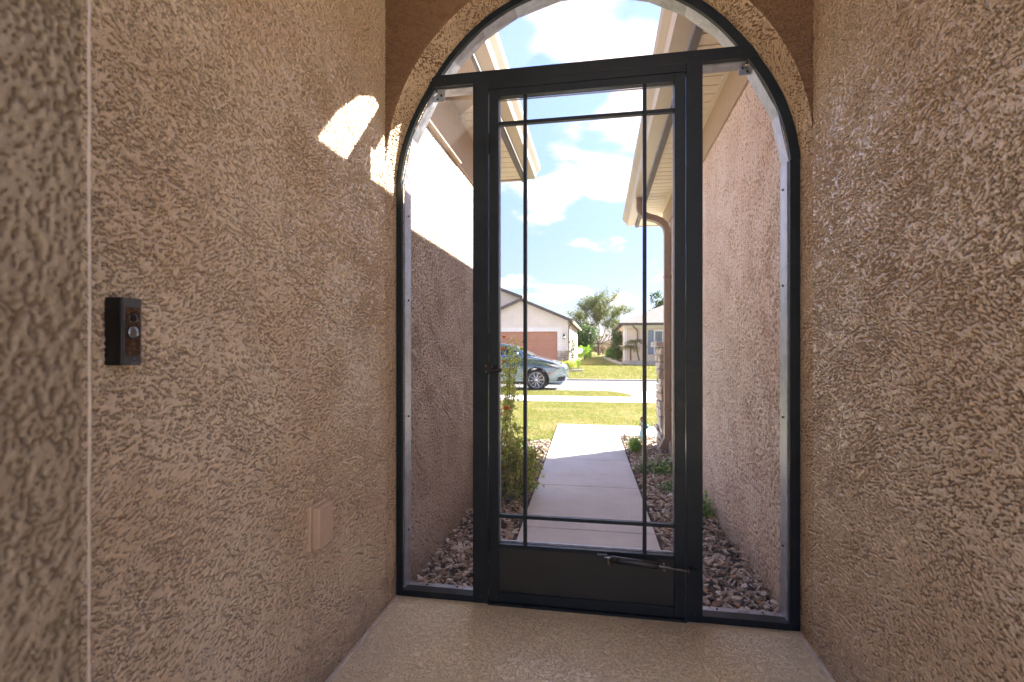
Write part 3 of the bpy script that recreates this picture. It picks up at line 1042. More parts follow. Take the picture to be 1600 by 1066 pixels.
# bits of bark and grit blown against the sills
lit = MB()
rl = random.Random(77)
for k in range(34):
    left_ = rl.random() < .35
    x = rl.uniform(-.76, -.50) if left_ else rl.uniform(.39, .66)
    L_ = rl.uniform(.006, .02)
    a = rl.uniform(0, 3.1)
    lit.leaf((x, rl.uniform(1.955, 1.98), .0215), (math.cos(a), math.sin(a), .1), (0, 0, 1), L_, L_ * .5)
for k in range(110):
    x = rl.uniform(-.79, .69)
    x = x if rl.random() < .4 else (-.79 + abs(rl.gauss(0, .05)) if rl.random() < .5 else .685 - abs(rl.gauss(0, .05)))
    L_ = rl.uniform(.003, .009)
    a = rl.uniform(0, 3.1)
    lit.leaf((x, 1.895 - abs(rl.gauss(0, .10)), .002), (math.cos(a), math.sin(a), .08), (0, 0, 1), L_, L_ * .5)
lit.build('leaf_litter', 'chips', None, kind='stuff')
# face screws of the frame
for (x, z) in ((PL0 + .03, 2.068), (PR0 + .03, 2.068), (PL0 + .03, .03), (PR0 + .03, .03), (-.60, 2.068), (.50, 2.068), (-.05, 2.068)):
    m = MB()
    m.lathe((x, YF - .0045, z), [(.0028, -.0012), (.0042, 0), (.0042, .001)], 8, 'y')
    m.build('screw', 'screw', se)
# pneumatic closer
cz = .217
cl_ = MB()
A0, A1 = Vector((.045, 1.868, cz + .006)), Vector((.215, 1.860, cz - .004))
cl_.tube([A0, A0 + (A1 - A0) * .03, A1 - (A1 - A0) * .03, A1], [.010, .0125, .0125, .010], 14)
co = cl_.build('door_closer', 'closer', dr, smooth=True)
m = MB()
m.tube([A1, Vector((.335, 1.872, cz - .022))], .0042, 8)
m.build('closer_rod', 'steel', co)
m = MB()
m.box(-.005, .032, 1.880, DY0 - .0005, cz, cz + .014)
m.box(.022, .046, 1.862, 1.881, cz + .001, cz + .011)
m.build('closer_bracket', 'closer', co)
m = MB()
m.box(.322, .352, 1.866, YF - .0045, cz - .030, cz - .014)
m.build('closer_bracket', 'bronze', co)
for x, z in ((.036, cz), (.232, cz - .006)):
    m = MB()
    m.tube([(x, 1.862, z + .012), (x, 1.862, z - .014)], .0035, 8)
    m.tube([(x, 1.862, z - .009), (x + .006, 1.858, z - .014)], .006, 8)
    m.build('closer_pin', 'steel', co)

# ---------------------------------------------------------------- doorbell and box cover
db = thing('doorbell', 'slim black video doorbell with round button on the left porch wall', 'doorbell', (-.80, .72, .97))
m = MB()
m.prism([(-.811, .697), (-.785, .699), (-.781, .702), (-.781, .737), (-.785, .740), (-.811, .742)], .972, 1.086, 'z')
bd = m.build('housing', 'black', db, bevel=.0015)
boxpart('faceplate', 'bell_face', db, -.7815, -.7795, .7025, .7365, .973, 1.085, .001)
boxpart('speaker_panel', 'bell_inset', db, -.7797, -.7788, .7065, .7325, .988, 1.070)
m = MB()
m.lathe((-.779, .7195, 1.028), [(.0105, 0), (.0105, .001), (.0085, .003), (.004, .004)], 24, 'x')
m.build('button', 'bell_btn', db, smooth=True)
m = MB()
m.lathe((-.779, .7195, 1.028), [(.0125, 0), (.0125, .0006)], 24, 'x')
m.build('button_ring', 'black', db)
m = MB()
m.lathe((-.779, .7195, 1.052), [(.0085, 0), (.0085, .0008), (.006, .0018)], 20, 'x')
m.build('camera_lens', 'black', db)
m = MB()
for k in range(18):
    t0 = R(150 + k * 10)
    m.v.append((-.7778, .7195 + .0086 * math.cos(t0), 1.052 + .0086 * math.sin(t0)))
    m.v.append((-.7778, .7195 + .0074 * math.cos(t0), 1.052 + .0074 * math.sin(t0)))
m.f = [(2 * k, 2 * k + 1, 2 * k + 3, 2 * k + 2) for k in range(17)]
m.build('lens_ring', 'bell_btn', db)

bx = thing('outlet_cover', 'tan painted rectangular outlet cover box low on the left porch wall', 'outlet cover', (-.80, 1.32, .43))
boxpart('back_plate', 'boxpaint', bx, -.812, -.800, 1.280, 1.368, .425, .553, .003)
lid = MB()
lid.box(-.7995, -.776, 1.286, 1.362, .431, .548)
lo = lid.build('lid', 'boxpaint', bx, bevel=.004)
m = MB()
m.tube([(-.797, 1.292, .5515), (-.797, 1.356, .5515)], .004, 8)
m.build('lid_hinge', 'boxpaint', bx)

# ---------------------------------------------------------------- house wings outside the arch


def wing(sgn, name, label, XW, wall_mat, YE, ZF0, ZF1, YG, lip, botf, botb, gap, XO, ridge, ridge_z):
    """XW wall plane, YE wall end, ZF0..ZF1 frieze, YG eave end; lip, botf, botb, gap: x of gutter lip, gutter bottom front/back, soffit edge"""
    t = thing(name, label, 'house wing', (XW, (2 + YE) / 2, -.1))
    m_ = MB()
    x0, x1 = sorted((XW, XO))
    m_.box(x0, x1, 2.003, YE, -.3, ZF1 + .1)
    m_.build('wall', wall_mat, t)
    if sgn < 0:
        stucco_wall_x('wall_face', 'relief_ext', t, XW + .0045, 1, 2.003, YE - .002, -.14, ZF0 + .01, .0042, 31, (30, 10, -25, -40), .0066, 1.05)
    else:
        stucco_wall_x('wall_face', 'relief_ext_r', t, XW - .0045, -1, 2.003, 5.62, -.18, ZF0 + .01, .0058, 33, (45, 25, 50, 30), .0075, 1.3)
    xa, xb = sorted((XW, XW - sgn * .018))
    boxpart('frieze_board', 'frieze', t, xa, xb, 2.003, YE + .02, ZF0, ZF1 - .002, .004)
    # soffit strips, each a board with a recessed joint
    ya = 2.006
    pitch = .105
    k = 0
    while ya < YG - .02:
        yb_ = min(ya + pitch - .011, YG - .004)
        xs_ = sorted((XW - sgn * .02, gap))
        mm = MB()
        mm.box(xs_[0], xs_[1], ya, yb_, ZF1, ZF1 + .012)
        mm.box(xs_[0], xs_[1], yb_, min(yb_ + .011, YG), ZF1 + .034, ZF1 + .040)
        mm.build('soffit_board', 'soffit', t)
        ya += pitch
    # edge channel along wall
    xs_ = sorted((XW - sgn * .019, XW - sgn * .045))
    boxpart('edge_channel', 'soffit', t, xs_[0], xs_[1], 2.006, YE, ZF1 - .012, ZF1 - .001)
    # fascia board
    xs_ = sorted((gap, gap + (botb - gap) * .85))
    boxpart('fascia', 'darkroof', t, xs_[0], xs_[1], 2.006, YG, ZF1 - .012, ZF1 + .13)
    # gutter: K profile
    gz0, gz1 = ZF1 + .012, ZF1 + .115
    prof_ = [(botb, gz0), (botf, gz0), (botf + (lip - botf) * .25, gz0 + .035), (botf + (lip - botf) * .85, gz0 + .07), (lip, gz0 + .085), (lip, gz1),
             (lip + (botb - lip) * .12, gz1), (lip + (botb - lip) * .12, gz0 + .09), (botf + (lip - botf) * .1, gz0 + .04), (botf + (botb - botf) * .1, gz0 + .006), (botb, gz0 + .006)]
    m_ = MB()
    m_.prism(prof_, 2.006, YG)
    g = m_.build('gutter', 'gutter', t)
    m_ = MB()
    m_.prism([prof_[0], prof_[1], prof_[2], prof_[3], prof_[4], prof_[5], (botb, gz1)], YG + .0005, YG + .005)
    m_.build('gutter_cap', 'gutter', g)
    # street-side eave return
    # roof: slopes up from the eave, hip at the street end
    ez = gz1 - .01
    ov = YG - .05
    rx = ridge
    m_ = MB()
    e0 = botb
    far = ridge * 2 - e0
    hy = abs(ridge - e0)
    m_.add([(e0, 2.006, ez), (e0, ov, ez), (far, ov, ez), (far, 2.006, ez), (ridge, 2.006, ridge_z), (ridge, ov - hy, ridge_z) if ov - hy > 2.1 else (ridge, 2.1, ridge_z)],
           [(0, 1, 5, 4), (1, 2, 5), (2, 3, 4, 5), (0, 4, 3), (0, 3, 2, 1)])
    m_.build('roof', 'roof', t)
    # front soffit and fascia along the street
    xs_ = sorted((gap, far))
    boxpart('front_soffit', 'soffit', t, xs_[0], xs_[1], YE + .003, YG - .05, ZF1 + .0135, ZF1 + .02) if YG - YE > .2 else None
    boxpart('front_fascia', 'fascia', t, xs_[0], xs_[1], YG - .045, YG - .02, ZF1 - .010, ZF1 + .13)
    return t


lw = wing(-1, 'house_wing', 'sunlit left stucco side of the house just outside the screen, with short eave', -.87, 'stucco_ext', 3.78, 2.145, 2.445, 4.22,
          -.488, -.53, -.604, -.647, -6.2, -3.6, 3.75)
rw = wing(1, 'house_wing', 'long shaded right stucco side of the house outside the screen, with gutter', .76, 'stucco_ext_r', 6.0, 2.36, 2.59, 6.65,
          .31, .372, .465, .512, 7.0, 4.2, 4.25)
# deeper stucco block under the left eave next to the arch
m = MB()
m.prism([(-.868, 2.004), (-.62, 2.004), (-.62, 2.72), (-.868, 2.98)], 2.432, 2.444, 'z')
m.build('eave_block', 'frieze', lw)
m = MB()
m.box(-.852, -.838, 2.004, 2.985, 2.150, 2.43)
m.build('frieze_block', 'frieze', lw)
# downspout from the right gutter
ds = MB()
def rect_path(mb, pts, w_, d_):
    for k in range(len(pts)):
        p = Vector(pts[k])
        a = Vector(pts[max(k - 1, 0)]); b_ = Vector(pts[min(k + 1, len(pts) - 1)])
        dd = (b_ - a).normalized()
        side_ = Vector((0, 1, 0))
        up = dd.cross(side_).normalized()
        for sx_, sz_ in ((-1, -1), (1, -1), (1, 1), (-1, 1)):
            mb.v.append(tuple(p + side_ * w_ / 2 * sx_ + up * d_ / 2 * sz_))
    n = len(pts)
    for k in range(n - 1):
        for q in range(4):
            mb.f.append((k * 4 + q, k * 4 + (q + 1) % 4, k * 4 + 4 + (q + 1) % 4, k * 4 + 4 + q))
    mb.f.append((0, 1, 2, 3))
    mb.f.append(tuple((n - 1) * 4 + q for q in range(4)))
rect_path(ds, [(.43, 5.45, 2.61), (.43, 5.45, 2.50), (.445, 5.45, 2.46), (.475, 5.45, 2.425), (.52, 5.45, 2.40), (.60, 5.45, 2.375), (.65, 5.45, 2.35), (.69, 5.45, 2.31),
               (.712, 5.45, 2.26), (.716, 5.45, 2.2), (.716, 5.45, .12), (.714, 5.45, .05), (.66, 5.45, -.06)], .085, .062)
ds.build('downspout', 'downspout', rw)
for z in (1.75, .35):
    boxpart('downspout_strap', 'downspout', rw, .682, .759, 5.395, 5.505, z, z + .025)
# stone pier at the street corner
for xx0, xx1, yy0, yy1 in ((.70, .762, 5.62, 6.04),):
    boxpart('pier_core', 'mortar', rw, xx0, xx1, yy0, yy1, -.3, 1.02)
rs = random.Random(11)
for face in range(2):
    z = -.2
    while z < .98:
        hh = rs.uniform(.055, .13)
        if face == 0:
            a = 5.60
            while a < 6.05:
                L = rs.uniform(.14, .32)
                b_ = min(a + L, 6.07)
                d_ = rs.uniform(.018, .05)
                m = MB()
                m.box(.70 - d_, .702, a, b_ - .012, z, min(z + hh - .012, 1.0))
                for q in range(len(m.v)):
                    v_ = m.v[q]
                    if v_[0] < .70:
                        m.v[q] = (v_[0] + rs.uniform(-.008, .012), v_[1] + rs.uniform(-.008, .008), v_[2] + rs.uniform(-.008, .008))
                m.build('stone', rs.choice(['stone_lt', 'stone_md']), rw, bevel=.006)
                a = b_
        else:
            a = .70
            while a < 2.6:
                L = rs.uniform(.18, .42)
                m = MB()
                m.box(a, a + L - .012, 6.001, 6.045 + rs.uniform(0, .02), z, min(z + hh - .012, 1.0))
                m.build('stone', rs.choice(['stone_lt', 'stone_md']), rw)
                a += L
        z += hh
boxpart('stone_cap', 'stone_lt', rw, .615, .759, 5.57, 6.12, 1.021, 1.075, .01)

# ---------------------------------------------------------------- front path slabs
pth = bpy.data.objects.new('path', None)
pth['kind'] = 'structure'
pth.location = (-.1, 4.5, -.13)
COL.objects.link(pth)


def pxl(y):
    return -.455 - .029 * (y - 2.3)


def pxr(y):
    return .352 - .0175 * (y - 2.3)


joints = [2.004, 3.08, 4.10, 5.12, 6.14, 7.58]
for a, b_ in zip(joints, joints[1:]):
    m = MB()
    y0, y1 = a + .004, b_ - .004
    z0, z1 = zg(0, y0) + .022, zg(0, y1) + .022
    vs_ = [(pxl(y0), y0, z0), (pxr(y0), y0, z0), (pxr(y1), y1, z1), (pxl(y1), y1, z1)]
    m.add(vs_ + [(x, y, z - .1) for x, y, z in vs_], [(0, 1, 2, 3), (0, 4, 5, 1), (1, 5, 6, 2), (2, 6, 7, 3), (3, 7, 4, 0)])
    m.build('slab', 'concrete', pth, bevel=.005)
for x0, x1 in ((pxr(7) + .006, 1.1), (1.108, 1.9)):
    m = MB()
    y0, y1 = 6.66, 7.575
    m.add([(x0, y0, zg(0, y0) + .021), (x1, y0, zg(0, y0) + .021), (x1, y1, zg(0, y1) + .021), (x0, y1, zg(0, y1) + .021)] +
          [(x0, y0, -.3), (x1, y0, -.3), (x1, y1, -.3), (x0, y1, -.3)], [(0, 1, 2, 3), (0, 4, 5, 1), (1, 5, 6, 2), (2, 6, 7, 3), (3, 7, 4, 0)])
    m.build('slab', 'concrete', pth, bevel=.005)

# ---------------------------------------------------------------- planting beds: soil and chips


def bed_left(y):      # outer x of the left bed
    return -.865 if y < 3.8 else (-2.6 if y < 5.2 else -2.6 + (y - 5.2) * .9)


def in_left(x, y):
    if not (2.01 < y < 6.05):
        return False
    lim = bed_left(y)
    if y > 5.0:   # rounded far end
        return lim < x < pxl(y) - .015 and (x - pxl(y)) > -(.35 + (6.05 - y) * 2.6)
    return lim < x < pxl(y) - .012


def in_right(x, y):
    if not (2.01 < y < 6.62):
        return False
    return pxr(y) + .012 < x < (.755 if y < 5.6 else (.70 if y < 6.05 else 1.7))


def chip(mb, x, y, z, r, L):
    a = r.uniform(0, math.pi * 2)
    n = r.choice((4, 5, 5, 6))
    asp = r.uniform(.32, .7)
    th = L * r.uniform(.07, .16)
    tilt = Matrix.Rotation(r.gauss(0, .38), 4, 'X') @ Matrix.Rotation(r.gauss(0, .38), 4, 'Y')
    rot = tilt @ Matrix.Rotation(a, 4, 'Z')
    top, bot = [], []
    for k in range(n):
        t = 2 * math.pi * k / n + r.uniform(-.25, .25)
        rr = L * .5 * r.uniform(.75, 1.15)
        p = Vector((rr * math.cos(t), rr * math.sin(t) * asp, th / 2 + r.uniform(-.1, .1) * th))
        q = Vector((p.x * 1.08, p.y * 1.08, -th / 2))
        top.append(rot @ (p * 1.0))
        bot.append(rot @ q)
    c = Vector((x, y, z))
    o = len(mb.v)
    mb.v += [tuple(c + p) for p in top] + [tuple(c + p) for p in bot]
    mb.f += [tuple(o + i for i in range(n)), tuple(o + n + i for i in reversed(range(n)))]
    mb.f += [(o + i, o + n + i, o + n + (i + 1) % n, o + (i + 1) % n) for i in range(n)]


rc = random.Random(21)
for side_name, test, xr, yr_, n in (('left', in_left, (-2.6, -.45), (2.0, 6.1), 21000), ('right', in_right, (.2, 1.7), (2.0, 6.7), 17000)):
    soil = MB()
    chips_ = MB()
    g = .1
    gy = yr_[0]
    while gy < yr_[1]:
        gx = xr[0]
        while gx < xr[1]:
            if test(gx + g / 2, gy + g / 2) or test(gx, gy) or test(gx + g, gy + g):
                soil.add([(gx, gy, zg(0, gy) + .004), (gx + g, gy, zg(0, gy) + .004), (gx + g, gy + g, zg(0, gy + g) + .004), (gx, gy + g, zg(0, gy + g) + .004)], [(0, 1, 2, 3)])
            gx += g
        gy += g
    soil.build('garden_soil', 'soil', None, kind='structure')
    for i in range(n):
        x, y = rc.uniform(*xr), rc.uniform(*yr_)
        if y > 4.4 and rc.random() < .15:
            continue
        if not test(x, y):
            continue
        mound = .012 + .022 * noise.noise(Vector((x * 4, y * 4, 0)))
        L = rc.choice((.016, .022, .028, .034, .042, .054)) * rc.uniform(.8, 1.15)
        if rc.random() < .03:
            L *= 1.5
        chip(chips_, x, y, zg(0, y) + .012 + mound + rc.uniform(0, .022), rc, L)
    o = chips_.build('mulch_chips', 'chips', None, kind='stuff')

# ---------------------------------------------------------------- lawn blades
rg = random.Random(5)
gb = MB()


def blade(mb, x, y, z, h, w_):
    a = rg.uniform(0, math.pi)
    lx, ly = rg.gauss(0, .45) * h, rg.gauss(0, .45) * h
    dx, dy = math.cos(a) * w_, math.sin(a) * w_
    o = len(mb.v)
    mb.v += [(x - dx, y - dy, z), (x + dx, y + dy, z), (x + lx, y + ly, z + h)]
    mb.f.append((o, o + 1, o + 2))


def bare(x, y):
    return noise.noise(Vector((x * 1.1, y * 1.1, 3))) + .5 * noise.noise(Vector((x * 4, y * 4, 7)))


cnt = 0
while cnt < 60000:
    x = rg.uniform(-4.5, 2.2)
    y = rg.uniform(5.4, 12.88)
    if y < 7.6 and x > pxl(y) - .03:
        continue
    if in_left(x, y) or (y < 6.1 and in_left(x, y + .0)):
        continue
    if y < 6.2 and x > -1.2:
        continue
    if x > 1.74 and y > 7.6:
        continue
    b_ = bare(x, y)
    if b_ > .05 and rg.random() < .75:
        continue
    edge = 1.25 if y > 12.7 or (y < 7.75) else 1
    blade(gb, x, y, zg(x, y), rg.uniform(.018, .045) * edge * (1 if b_ < .1 else .7), rg.uniform(.0022, .004))
    cnt += 1
gb.build('lawn_grass', 'grass', None, kind='stuff')
gb = MB()
for i in range(22000):
    x = rg.uniform(-5, 1.0)
    y = rg.uniform(14.62, 16.78)
    # curved end by the driveway
    if x > .9 - .6 * max(0, (y - 15.2) / 1.6) ** 2:
        continue
    blade(gb, x, y, zg(x, y), rg.uniform(.03, .06), .006)
gb.build('verge_grass', 'grass', None, kind='stuff')
gb = MB()
for i in range(26000):
    x = rg.uniform(-3.5, 6)
    y = rg.uniform(24.2, 34)
    if x < -2.2 and y < 30:
        continue
    if x > 1.2 and y > 32.7:
        continue
    blade(gb, x, y, zg(x, y), rg.uniform(.04, .08), .012)
gb.build('far_lawn_grass', 'grass', None, kind='stuff')

# ---------------------------------------------------------------- plants


def rdir(r, up=.2):
    while True:
        v_ = Vector((r.uniform(-1, 1), r.uniform(-1, 1), r.uniform(-1, 1)))
        if .1 < v_.length < 1:
            v_.normalize()
            v_.z += up
            return v_.normalized()


def shrub(name, label, base, h, rad, nstem, lmat, leafL, leafW, seed, per=16, lean=0.0, smat='stem', bare_low=.15, cat='shrub', group=None):
    r = random.Random(seed)
    t = thing(name, label, cat, base, group)
    st, lf = MB(), MB()
    tips = []
    for i in range(nstem):
        a = r.uniform(0, 2 * math.pi)
        q = rad * math.sqrt(r.uniform(.02, 1))
        hh = h * r.uniform(.55, 1.0) * (1 - .25 * (q / rad) ** 2)
        p0 = Vector(base) + Vector((math.cos(a), math.sin(a), 0)) * q * .2
        p3 = Vector(base) + Vector((math.cos(a) * q + lean, math.sin(a) * q, hh))
        pts = []
        for k in range(6):
            u_ = k / 5
            p = p0.lerp(p3, u_)
            p += Vector((math.cos(a), math.sin(a), 0)) * math.sin(u_ * math.pi) * q * .25
            p += Vector((r.gauss(0, 1), r.gauss(0, 1), 0)) * .012
            pts.append(p)
        st.tube(pts, [.0045, .004, .0035, .003, .0022, .0015], 5)
        tips.append(pts[-1])
        for k in range(per):
            u_ = bare_low + (1 - bare_low) * (k + r.random()) / per
            i0 = min(int(u_ * 5), 4)
            p = pts[i0].lerp(pts[i0 + 1], u_ * 5 - i0)
            d = rdir(r, .25)
            d = Vector((d.x, d.y, d.z * .6)).normalized()
            L = leafL * r.uniform(.6, 1.15)
            lf.leaf(p + d * L * .15, d, (r.gauss(0, .4), r.gauss(0, .4), 1), L, leafW * r.uniform(.7, 1.2))
            if r.random() < .5:
                tw = p + rdir(r, .4) * leafL * 1.4
                for q2 in range(3):
                    lf.leaf(tw, rdir(r, .3), (0, 0, 1), L * .9, leafW)
    st.build('stem', smat, t)
    lf.build('foliage', lmat, t)
    return t, tips


def flower(t, c, r_, seed):
    r = random.Random(seed)
    m_ = MB()
    for ring_ in range(3):
        for k in range(11):
            a = 2 * math.pi * k / 11 + ring_ * .3 + r.uniform(-.1, .1)
            d = Vector((math.cos(a), math.sin(a), .15 + ring_ * .55))
            m_.leaf(Vector(c) + d * r_ * .15, d, (0, 0, 1), r_ * (1 - ring_ * .22), r_ * .5)
    f = m_.build('flower', 'petal', t)
    h_ = MB()
    h_.lathe(c, [(r_ * .25, -r_ * .1), (r_ * .3, r_ * .15), (r_ * .1, r_ * .35)], 8)
    h_.build('flower_heart', 'flower_heart', f)
    return f


t, tips = shrub('flowering_shrub', 'leafy lime green shrub with an orange bloom beside the path on the left', (-.70, 3.62, zg(0, 3.6)), .64, .27, 85, 'leaf_lime', .046, .024, 4, per=30)
flower(t, (-.68, 3.66, .545), .045, 1)
flower(t, (-.74, 3.72, .49), .035, 2)
t2, tips = shrub('tall_shrub', 'tall thin young shrub with yellow green leaves at the left wall corner', (-.95, 4.45, zg(0, 4.45)), 1.78, .26, 26, 'leaf_lime', .046, .022, 9, per=50, bare_low=.42, lean=.02)
flower(t2, (-.862, 4.42, .985), .05, 3)
flower(t2, (-.835, 4.38, .88), .03, 6)
flower(t2, (-.84, 4.40, 1.10), .028, 8)
# small leaning marigold stems behind the flowering shrub
shrub('flowering_shrub', 'small dark leafed plant beside the reddish rock at the end of the left bed', (-.76, 5.15, zg(0, 5.15)), .24, .13, 11, 'leaf_mid', .035, .02, 14, per=9)
shrub('path_plant', 'small rosette plant touching the left edge of the path nearest the door', (-.555, 3.93, zg(0, 3.93)), .13, .07, 9, 'leaf_bright', .04, .018, 15, per=8, bare_low=.3, cat='plant')
shrub('path_plant', 'loose low plant between flowering shrub and rock in the left bed', (-.66, 4.55, zg(0, 4.55)), .2, .08, 9, 'leaf_lime', .035, .016, 16, per=8, bare_low=.3, cat='plant')
shrub('ground_cover_plant', 'wide leafy green plant in the right bed below the downspout', (.54, 4.62, zg(0, 4.62)), .17, .19, 24, 'leaf_mid', .036, .022, 17, per=9, cat='plant')
shrub('ground_cover_plant', 'small dark green plant in the middle of the right bed', (.60, 4.02, zg(0, 4.02)), .11, .11, 18, 'leaf_mid', .036, .020, 18, per=7, cat='plant')
shrub('ground_cover_plant', 'bright green plant half hidden behind the right door post', (.655, 3.48, zg(0, 3.48)), .15, .10, 18, 'leaf_bright', .04, .02, 19, per=8, cat='plant')

# strappy grass clump
lg = thing('ornamental_grass', 'round clump of bright strappy grass at the right edge of the path', 'plant', (.40, 5.55, zg(0, 5.55)))
m = MB()
r = random.Random(31)
for i in range(420):
    a = r.uniform(0, 2 * math.pi)
    reach = r.uniform(.03, .17)
    hh = r.uniform(.12, .22) * (1.1 - reach * 2)
    pr = None
    w_ = r.uniform(.0025, .0045)
    b0 = Vector((.40 + math.cos(a) * .03 * r.random(), 5.55 + math.sin(a) * .03 * r.random(), zg(0, 5.55)))
    sd = Vector((-math.sin(a), math.cos(a), 0)) * w_
    o = len(m.v)
    for k in range(4):
        u_ = k / 3
        c = b0 + Vector((math.cos(a) * reach * u_ ** 1.3, math.sin(a) * reach * u_ ** 1.3, hh * math.sin(u_ * 1.9)))
        s2 = sd * (1 - u_ * .8)
        m.v += [tuple(c - s2), tuple(c + s2)]
    for k in range(3):
        m.f.append((o + 2 * k, o + 2 * k + 1, o + 2 * k + 3, o + 2 * k + 2))
m.build('blades', 'leaf_bright', lg)

# rocks in the beds
for (x, y, sx_, sy_, sz_, lab, mt) in ((-.668, 5.10, .06, .05, .055, 'reddish upright rock among chips at the far end of the left bed', 'rock'),
                                   (-.80, 4.9, .05, .04, .03, 'grey rounded stone behind the flowering shrub', 'block'),
                                   (.44, 4.98, .035, .03, .03, 'small orange brown stone near the grass clump', 'rock')):
    bm = bmesh.new()
    bmesh.ops.create_icosphere(bm, subdivisions=3, radius=1)
    for v_ in bm.verts:
        n_ = noise.noise(v_.co * 1.6 + Vector((x * 9, y, 0))) * .35
        v_.co = Vector((v_.co.x * sx_, v_.co.y * sy_, v_.co.z * sz_)) * (1 + n_)
    me = bpy.data.meshes.new('rock')
    bm.to_mesh(me)
    bm.free()
    me.materials.append(M[mt])
    o = bpy.data.objects.new('rock', me)
    COL.objects.link(o)
    o.location = (x, y, zg(0, y) + sz_ * .75 + .02)
    tag(o, lab, 'rock')

# figurine: girl in a pale blue dress holding a green ball
fg = thing('garden_figurine', 'small garden figurine of a girl in pale blue dress holding green ball', 'figurine', (.545, 6.42, zg(0, 6.42) + .004))
fx_, fy_, fz_ = .545, 6.42, zg(0, 6.42) + .004
m = MB()
m.lathe((fx_, fy_, fz_), [(.045, 0), (.045, .015), (.03, .02)], 14)
m.build('base', 'block', fg)
m = MB()
prof_ = [(.044, .02), (.04, .05), (.033, .10), (.024, .15), (.019, .175), (.022, .20), (.025, .215), (.018, .232), (.009, .238)]
o0 = len(m.v)
for r_, h_ in prof_:
    for k in range(24):
        a = 2 * math.pi * k / 24
        rr = r_ * (1 + (.12 * math.cos(a * 6) if h_ < .12 else 0))
        m.v.append((fx_ + rr * math.cos(a), fy_ + rr * .8 * math.sin(a), fz_ + h_))
for i in range(len(prof_) - 1):
    for k in range(24):
        m.f.append((i * 24 + k, i * 24 + (k + 1) % 24, (i + 1) * 24 + (k + 1) % 24, (i + 1) * 24 + k))
m.build('dress', 'dress', fg, smooth=True)
m = MB()
m.lathe((fx_, fy_, fz_), [(.008, .236), (.009, .245), (.019, .252), (.023, .268), (.021, .284), (.012, .296), (.002, .299)], 14)
for s_ in (-1, 1):
    m.tube([(fx_ + s_ * .022, fy_, fz_ + .222), (fx_ + s_ * .035, fy_ - .012, fz_ + .19), (fx_ + .03 + s_ * .012, fy_ - .032, fz_ + .178)], [.008, .007, .006], 8)
m.tube([(fx_, fy_ - .02, fz_ + .268), (fx_, fy_ - .027, fz_ + .266)], [.004, .002], 6)
m.build('body', 'skin', fg, smooth=True)
m = MB()
m.lathe((fx_, fy_ + .004, fz_), [(.018, .24), (.026, .262), (.026, .285), (.016, .302), (.002, .307)], 14)
m.build('hair', 'hair', fg, smooth=True)
m = MB()
m.lathe((fx_ + .05, fy_ - .03, fz_ + .185), [(.003, -.03), (.021, -.021), (.03, 0), (.021, .021), (.003, .03)], 14)
m.build('ball', 'teal', fg, smooth=True)
# dead flower stalks beside it
bs, _t = shrub('dried_plant', 'dry brown stalks of a small plant standing left of the figurine', (.36, 6.25, zg(0, 6.25)), .2, .07, 7, 'leaf_brown', .022, .01, 41, per=7, cat='plant', bare_low=.4)

# ---------------------------------------------------------------- car at the near kerb
CX, CY, CZ = -4.76, 18.05, zg(0, 18) + .006     # centre of the car; nose towards +x
HW = .93
car = thing('parked_car', 'grey blue crossover car parked at the kerb, seen from its side', 'car', (CX, CY, CZ))
WB, WR = 2.72, .375
fxw = 1.02 + WB / 2 + .27 - .02
FW = (-2.13 - CX)
RW = FW - WB
FRONT = -1.10 - CX
REAR = FRONT - 4.66


def arch_pts(cx, r_, a0, a1, n=12):
    return [(cx + r_ * math.cos(R(a0 + (a1 - a0) * i / n)), WR + r_ * math.sin(R(a0 + (a1 - a0) * i / n))) for i in range(n + 1)]


low = [(REAR + .10, .30)] + arch_pts(RW, .43, 190, -10) + [(RW + .5, .26), (FW - .5, .26)] + arch_pts(FW, .43, 190, -10) + [(FRONT - .20, .26), (FRONT - .05, .34)]
nose = [(FRONT, .48), (FRONT + .01, .62), (FRONT - .01, .78), (FRONT - .10, .90), (FRONT - .42, 1.02), (FRONT - .85, 1.13), (FRONT - 1.22, 1.21)]
belt = [(FRONT - 1.5, 1.19), (RW + .9, 1.22), (RW, 1.25), (REAR + .25, 1.22), (REAR + .06, 1.02), (REAR, .7), (REAR + .02, .42)]
out = low + nose + belt
cenx, cenz = (FRONT + REAR) / 2, .68
layers = [(HW - .10, .955), (HW - .035, .985), (HW, 1.0)]
m = MB()
n_ = len(out)
seq = [(-HW, .955, 0)]
rows = []
for (yy, inset) in [(-HW + .0, .965), (-HW + .02, .99), (-HW + .10, 1.0), (HW - .10, 1.0), (HW - .02, .99), (HW, .965)]:
    row = []
    for (x, z) in out:
        hood = z > .86
        # plan taper at the nose and tail
        ex = max(0, (x - (FRONT - .55)) / .55)
        ey = 1 - .22 * ex ** 2
        et = max(0, ((REAR + .5) - x) / .5)
        ey *= 1 - .14 * et ** 2
        zz_ = z
        if z > .5:
            zz_ = z - (1 - inset) * 1.6 * (1 if hood else .3)
        row.append((CX + x, CY + yy * ey, CZ + zz_))
    rows.append(row)
for row in rows:
    m.v += row
for k in range(len(rows) - 1):
    for i in range(n_):
        j = (i + 1) % n_
        m.f.append((k * n_ + i, k * n_ + j, (k + 1) * n_ + j, (k + 1) * n_ + i))
m.f.append(tuple(range(n_)))
m.f.append(tuple((len(rows) - 1) * n_ + i for i in reversed(range(n_))))
body = m.build('body', 'paint', car, bevel=.012)
# greenhouse, tapering inwards to the roof
gh = [(FRONT - 1.12, 1.12), (FRONT - 1.55, 1.40), (FRONT - 1.98, 1.61), (FRONT - 2.25, 1.655), (FRONT - 2.9, 1.70), (FRONT - 3.7, 1.67), (FRONT - 4.2, 1.56), (REAR + .12, 1.13)]


def ghy(z):
    return .87 - (z - 1.06) * .40


